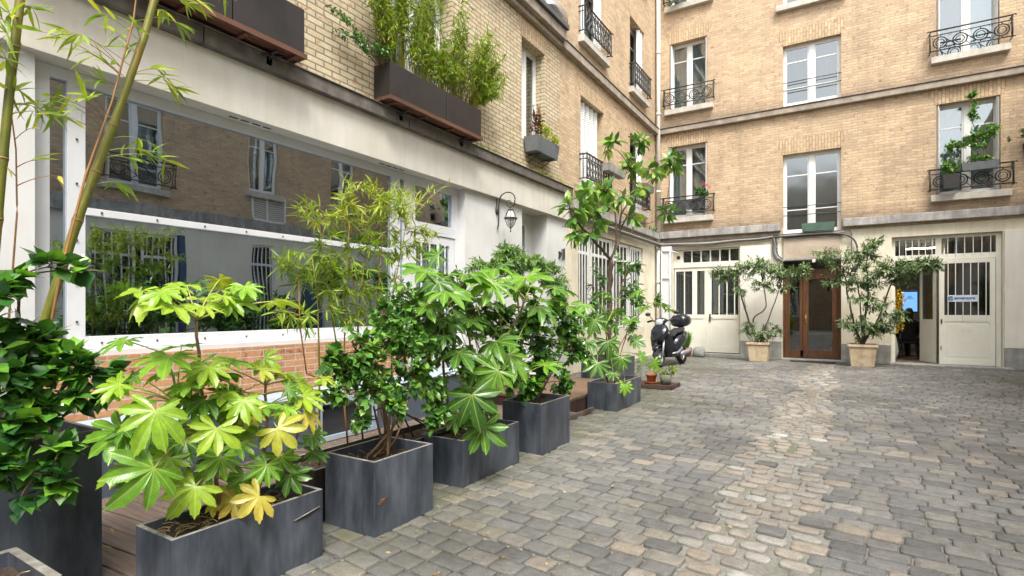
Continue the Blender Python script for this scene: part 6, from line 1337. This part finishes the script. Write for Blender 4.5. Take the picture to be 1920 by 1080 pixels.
def tuft(label, x, y, z, w_, h, n, mat, tint):
    th = thing('grassy_plant', label, 'plant', (x, y, z)); lv = []
    for k in range(n):
        a = random.uniform(0, 6.28); r = random.uniform(0, w_)*.8; b = Vector((x+math.cos(a)*r*.4, y+math.sin(a)*r*.4, z+random.uniform(0, h*.6)))
        l_ = h*random.uniform(.35, .7); lv.append((b, (Vector((math.cos(a)*r/w_*.6, math.sin(a)*r/w_*.6, 1))+rv(.12)).normalized(), rv(1), l_, l_*.45, random.uniform(*tint)))
    o = leaf_mesh('blades', th, lv, mat, T_LANCS); o['kind'] = 'stuff'; return th
tuft('grey green tufted plant in the left terracotta pot by the white panelled door', -4.32, 16.35, .23, .16, .36, 260, G_OLIVE, (.2, .7))
tuft('bright green tufted plant in the right terracotta pot by the white panelled door', -4.02, 16.30, .24, .20, .46, 420, G_BUSH, (.5, .95))
blk = thing('stone_block', 'rough grey stone block at the foot of the white panelled door', 'stone', (-3.72, 16.35, 0)); mb = MB()
mb.loft([((-3.84, 16.38, .12), (0, .08, 0), (0, 0, .10)), ((-3.78, 16.36, .15), (0, .13, 0), (0, 0, .15)), ((-3.60, 16.36, .16), (0, .14, 0), (0, 0, .16)), ((-3.53, 16.37, .12), (0, .10, 0), (0, 0, .11))], M_MOSSB, 12, 5); o = mb.build('stone', blk)

# ================================================================== INSIDE THE OPEN OFFICE
for i, (u_, v_, l_) in enumerate(((1728, 469, .75), (1808, 490, .5), (1697, 494, .5), (1848, 489, .5))):
    x, y, _z = at(u_, v_, Z=3.1)
    t = thing('ceiling_light', ['long lit ceiling tube above the open doorway', 'left one of two short lit tubes seen through the barred leaf', 'short lit ceiling tube deeper in the office above the doorway', 'right one of two short lit tubes seen through the barred leaf'][i], 'ceiling light', (x, y, 3.1), 'ceiling lights in the office')
    mb = MB(); mb.box(x-l_/2, x+l_/2, y-.07, y+.07, 3.16, 3.20, M_WHITE); mb.tube([(x, y, 3.2), (x, y, 3.3)], .01, M_IRON, 5); mb.build('housing', t)
    mb = MB(); mb.box(x-l_/2+.01, x+l_/2-.01, y-.06, y+.06, 3.14, 3.158, M_TUBE); mb.build('diffuser', t)
sx_, sy_ = at(1706, 567, Y=19.35).x, 19.35
scn = thing('wall_screen', 'blue lit screen hanging inside the open doorway', 'screen', (sx_, sy_, 1.3))
mb = MB(); mb.box(sx_-.20, sx_+.20, 19.34, 19.39, 1.30, 1.95, M_BLUED); bevel(mb.build('casing', scn), .012)
mb = MB(); mb.box(sx_-.17, sx_+.17, 19.333, 19.338, 1.34, 1.90, M_SCREEN); mb.build('display', scn)
mb = MB(); mb.tube([(sx_+.04*math.cos(a), 19.328, 1.76+.022*math.sin(a)) for a in np.linspace(.4, 5.9, 16)], .008, M_LETT, 5)
mb.box(sx_-.1, sx_+.1, 19.328, 19.332, 1.70, 1.712, M_LETT); mb.build('emblem', scn)
mb = MB(); mb.box(sx_-.02, sx_+.02, 19.39, 19.42, .05, 1.5, M_IRON); mb.box(sx_-.2, sx_+.2, 19.3, 19.5, .045, .07, M_IRON); mb.build('stand', scn)
def chair(x, y, rz, label):
    t = thing('office_chair', label, 'chair', (x, y, .045), 'dark chairs in the office'); M_ = Matrix.Translation((x, y, .045)) @ Matrix.Rotation(rz, 4, 'Z')
    def part(nm, f):
        mb = MB(); f(mb); mb.v = [tuple(M_ @ Vector(v)) for v in mb.v]; return mb.build(nm, t)
    part('seat', lambda m: m.loft([((0, 0, .42), (.22, 0, 0), (0, .22, 0)), ((0, 0, .45), (.24, 0, 0), (0, .24, 0)), ((0, 0, .48), (.22, 0, 0), (0, .22, 0))], M_CLOTH, 14, 4))
    part('backrest', lambda m: m.loft([((0, -.24, .55), (.17, 0, 0), (0, .03, 0)), ((0, -.27, .75), (.21, 0, 0), (0, .03, 0)), ((0, -.29, .95), (.18, 0, 0), (0, .025, 0))], M_CLOTH, 12, 4))
    for sx in (-1, 1):
        for sy in (-1, 1): part('leg', lambda m: m.tube([(.18*sx, .18*sy, .42), (.22*sx, .22*sy, 0)], .014, M_IRON, 6))
chair(1.45, 18.5, R(170), 'dark chair occupied by the person dressed in black'); chair(.95, 18.9, R(120), 'empty dark chair beside the yellow flowers'); chair(1.15, 20.2, R(200), 'dark chair standing deepest in the office')
# seated figure, back turned to the courtyard
per = thing('person', 'dark haired person in black seated inside the open doorway, back to the courtyard', 'person', (1.45, 18.5, .045))
def skin(name, verts, edges, radii, m, parent, sub=2):
    me = bpy.data.meshes.new(name); org = BASE[parent.name]; me.from_pydata([tuple(Vector(v)-org) for v in verts], edges, []); me.materials.append(m)
    o = bpy.data.objects.new(name, me); C.objects.link(o); o.parent = parent
    s = o.modifiers.new('skin', 'SKIN'); 
    for i, r in enumerate(radii): me.skin_vertices[0].data[i].radius = (r, r) if not isinstance(r, tuple) else r
    me.skin_vertices[0].data[0].use_root = True
    u_ = o.modifiers.new('sub', 'SUBSURF'); u_.levels = sub; u_.render_levels = sub; return o
px, py, pz = 1.45, 18.5, .045
V = [(0, 0, .55), (0, .02, .72), (0, .03, .90), (0, .04, 1.02), (0, .06, 1.12), (0, .07, 1.2),
     (.10, .04, 1.02), (.19, .05, .98), (.24, .10, .75), (.17, .30, .70), (.12, .38, .71),
     (-.10, .04, 1.02), (-.19, .05, .98), (-.24, .10, .75), (-.17, .30, .70), (-.12, .38, .71),
     (.10, .02, .53), (.13, .42, .52), (.13, .46, .10), (.13, .56, .06), (-.10, .02, .53), (-.13, .42, .52), (-.13, .46, .10), (-.13, .56, .06)]
E_ = [(0, 1), (1, 2), (2, 3), (3, 4), (4, 5), (3, 6), (6, 7), (7, 8), (8, 9), (9, 10), (3, 11), (11, 12), (12, 13), (13, 14), (14, 15), (0, 16), (16, 17), (17, 18), (18, 19), (0, 20), (20, 21), (21, 22), (22, 23)]
Rr = [(.16, .12), (.15, .11), (.17, .12), (.15, .10), .06, .055, .09, .075, .055, .042, .03, .09, .075, .055, .042, .03, .10, .075, .05, .045, .10, .075, .05, .045]
nh = len(V)
for s, b in ((1, 10), (-1, 15)):       # hands: four fingers and a thumb
    hb_ = V[b]
    for k in range(5):
        ox = s*(-.030+.015*k); ln = [.045, .07, .078, .07, .055][k]
        if k == 0: ox = -s*.045
        a = (hb_[0]+ox, hb_[1]+(.045 if k else .02), hb_[2]-.008); c = (hb_[0]+ox*1.2, hb_[1]+.045+ln*.6, hb_[2]-.02); e = (hb_[0]+ox*1.2, hb_[1]+.045+ln, hb_[2]-.045)
        i = len(V); V += [a, c, e]; E_ += [(b, i), (i, i+1), (i+1, i+2)]; Rr += [.010, .008, .007]
rot_ = Matrix.Translation((px, py, pz)) @ Matrix.Rotation(R(-15), 4, 'Z')
skin('body', [tuple(rot_ @ Vector(v)) for v in V], E_, Rr, M_CLOTH, per)
mb = MB(); mb.loft([((0, .09, 1.13), (.045, 0, 0), (0, .05, 0)), ((0, .105, 1.17), (.062, 0, 0), (0, .08, 0)), ((0, .10, 1.24), (.075, 0, 0), (0, .095, 0)), ((0, .095, 1.31), (.072, 0, 0), (0, .09, 0)), ((0, .09, 1.36), (.04, 0, 0), (0, .05, 0))], M_SKIN, 16, 2)
mb.loft([((0, .195, 1.24), (.008, 0, 0), (0, 0, .02)), ((0, .215, 1.225), (.010, 0, 0), (0, 0, .012))], M_SKIN, 8, 2)
for s in (-1, 1): mb.loft([((.072*s, .09, 1.235), (0, .02, 0), (0, 0, .03)), ((.085*s, .085, 1.24), (0, .018, 0), (0, 0, .028))], M_SKIN, 8, 2)
mb.v = [tuple(rot_ @ Vector(v)) for v in mb.v]; hd = mb.build('head', per)
mb = MB(); mb.loft([((0, .02, 1.02), (.07, 0, 0), (0, .03, 0)), ((0, .03, 1.12), (.09, 0, 0), (0, .06, 0)), ((0, .055, 1.22), (.093, 0, 0), (0, .085, 0)), ((0, .07, 1.32), (.090, 0, 0), (0, .10, 0)), ((0, .08, 1.385), (.06, 0, 0), (0, .07, 0)), ((0, .08, 1.40), (.02, 0, 0), (0, .02, 0))], M_HAIR, 16, 2)
mb.v = [tuple(rot_ @ Vector(v)) for v in mb.v]; mb.build('hair', per)
# yellow flowering branches standing in the doorway
fl = thing('flowering_branches', 'branches with yellow flowers in a tall vase at the left of the open doorway', 'flowers', (1.02, 17.5, .045))
mb = MB(); mb.lathe(1.02, 17.5, [(.10, .045), (.14, .3), (.10, .6), (.06, .78), (.08, .82), (.06, .82)], M_BASE, 16); mb.build('vase', fl)
mb = MB(); fm = MB()
for k in range(26):
    e = Vector((random.gauss(1.12, .13), random.gauss(17.5, .1), random.uniform(.85, 1.95))); e.x += max(0, .28-abs(e.z-1.2))*.6*random.random()
    pts = bez(Vector((1.02, 17.5, .8)), Vector((1.02+(e.x-1.02)*.3, 17.5, .8+(e.z-.8)*.6)), e, 6); mb.tube(pts, .004, M_TWIG, 4)
    for q in pts[2:]:
        for j in range(7):
            c = q+rv(.035)
            for a in range(4):
                d1 = rv(.018); d2 = rv(.018); fm.add([c, c+d1, c+d1+d2, c+d2], [(0, 1, 2, 3)], M_FLOW)
mb.build('branch', fl); fm.build('petals', fl)

# ================================================================== PLANTS AND POTS MIRRORED IN THE GLASS
for i, (y, h_) in enumerate(((6.85, 2.7), (8.9, 2.1), (11.2, 1.8))):
    rp = thing('round_pot', ['round pot before the opposite barred windows, seen only in the glass', 'round pot before the opposite white wall, seen only in the glass', 'round pot near the opposite blue door, seen only in the glass'][i], 'plant pot', (4.4, y, 0)); mb = MB(); mb.lathe(4.4, y, [(.2, 0), (.28, .45), (.25, .45), (.24, .4)], M_TERRA, 18); mb.build('pot', rp)
    grow('tall_shrub', ['tall shrub before the opposite barred windows, seen only in the glass', 'middle shrub before the opposite white wall, seen only in the glass', 'low wide shrub near the opposite blue door, seen only in the glass'][i], 'shrub', (4.4, y, .4), [([(4.4, y, .4), (4.4, y+.05, h_*.5), (4.38, y, h_*.9)], .03, .012)],
         [((4.4, y, h_*.85), (.35, .42, .4), 26), ((4.4, y+.2, h_*.62), (.4, .5, .35), 26), ((4.4, y-.25, h_*.6), (.4, .45, .3), 20)], G_BUSH, T_SMALL, (.09, .14), 1, (.1, .9), per=11, r0=.012)
# ================================================================== FALLEN LEAVES
th = thing('leaf_litter', 'dry fallen bamboo leaves scattered on the deck boards', 'fallen leaves', (-3.8, 2, .06)); th['kind'] = 'stuff'; lv = []
for k in range(170):
    x, y = random.uniform(-4.4, -3.0), random.uniform(.9, 6.2); l_ = random.uniform(.03, .09); a = random.uniform(0, 6.28)
    lv.append((Vector((x, y, .066+random.uniform(0, .004))), Vector((math.cos(a), math.sin(a), .05)), UP+rv(.15), l_, l_, random.uniform(.2, 1)))
leaf_mesh('leaves', th, lv, G_DRY, T_LANCE)['kind'] = 'stuff'
th = thing('leaf_litter', 'tiny dry leaves and petals strewn over the cobbles near the planters', 'fallen leaves', (-2, 4, .01)); th['kind'] = 'stuff'; lv = []
for k in range(260):
    x, y = -2.6+abs(random.gauss(0, .8)), random.uniform(1.2, 12); l_ = random.uniform(.012, .035); a = random.uniform(0, 6.28)
    lv.append((Vector((x, y, .012)), Vector((math.cos(a), math.sin(a), .1)), UP+rv(.2), l_, l_*3, random.uniform(.4, 1)))
leaf_mesh('leaves', th, lv, G_DRY, T_LANCS)['kind'] = 'stuff'
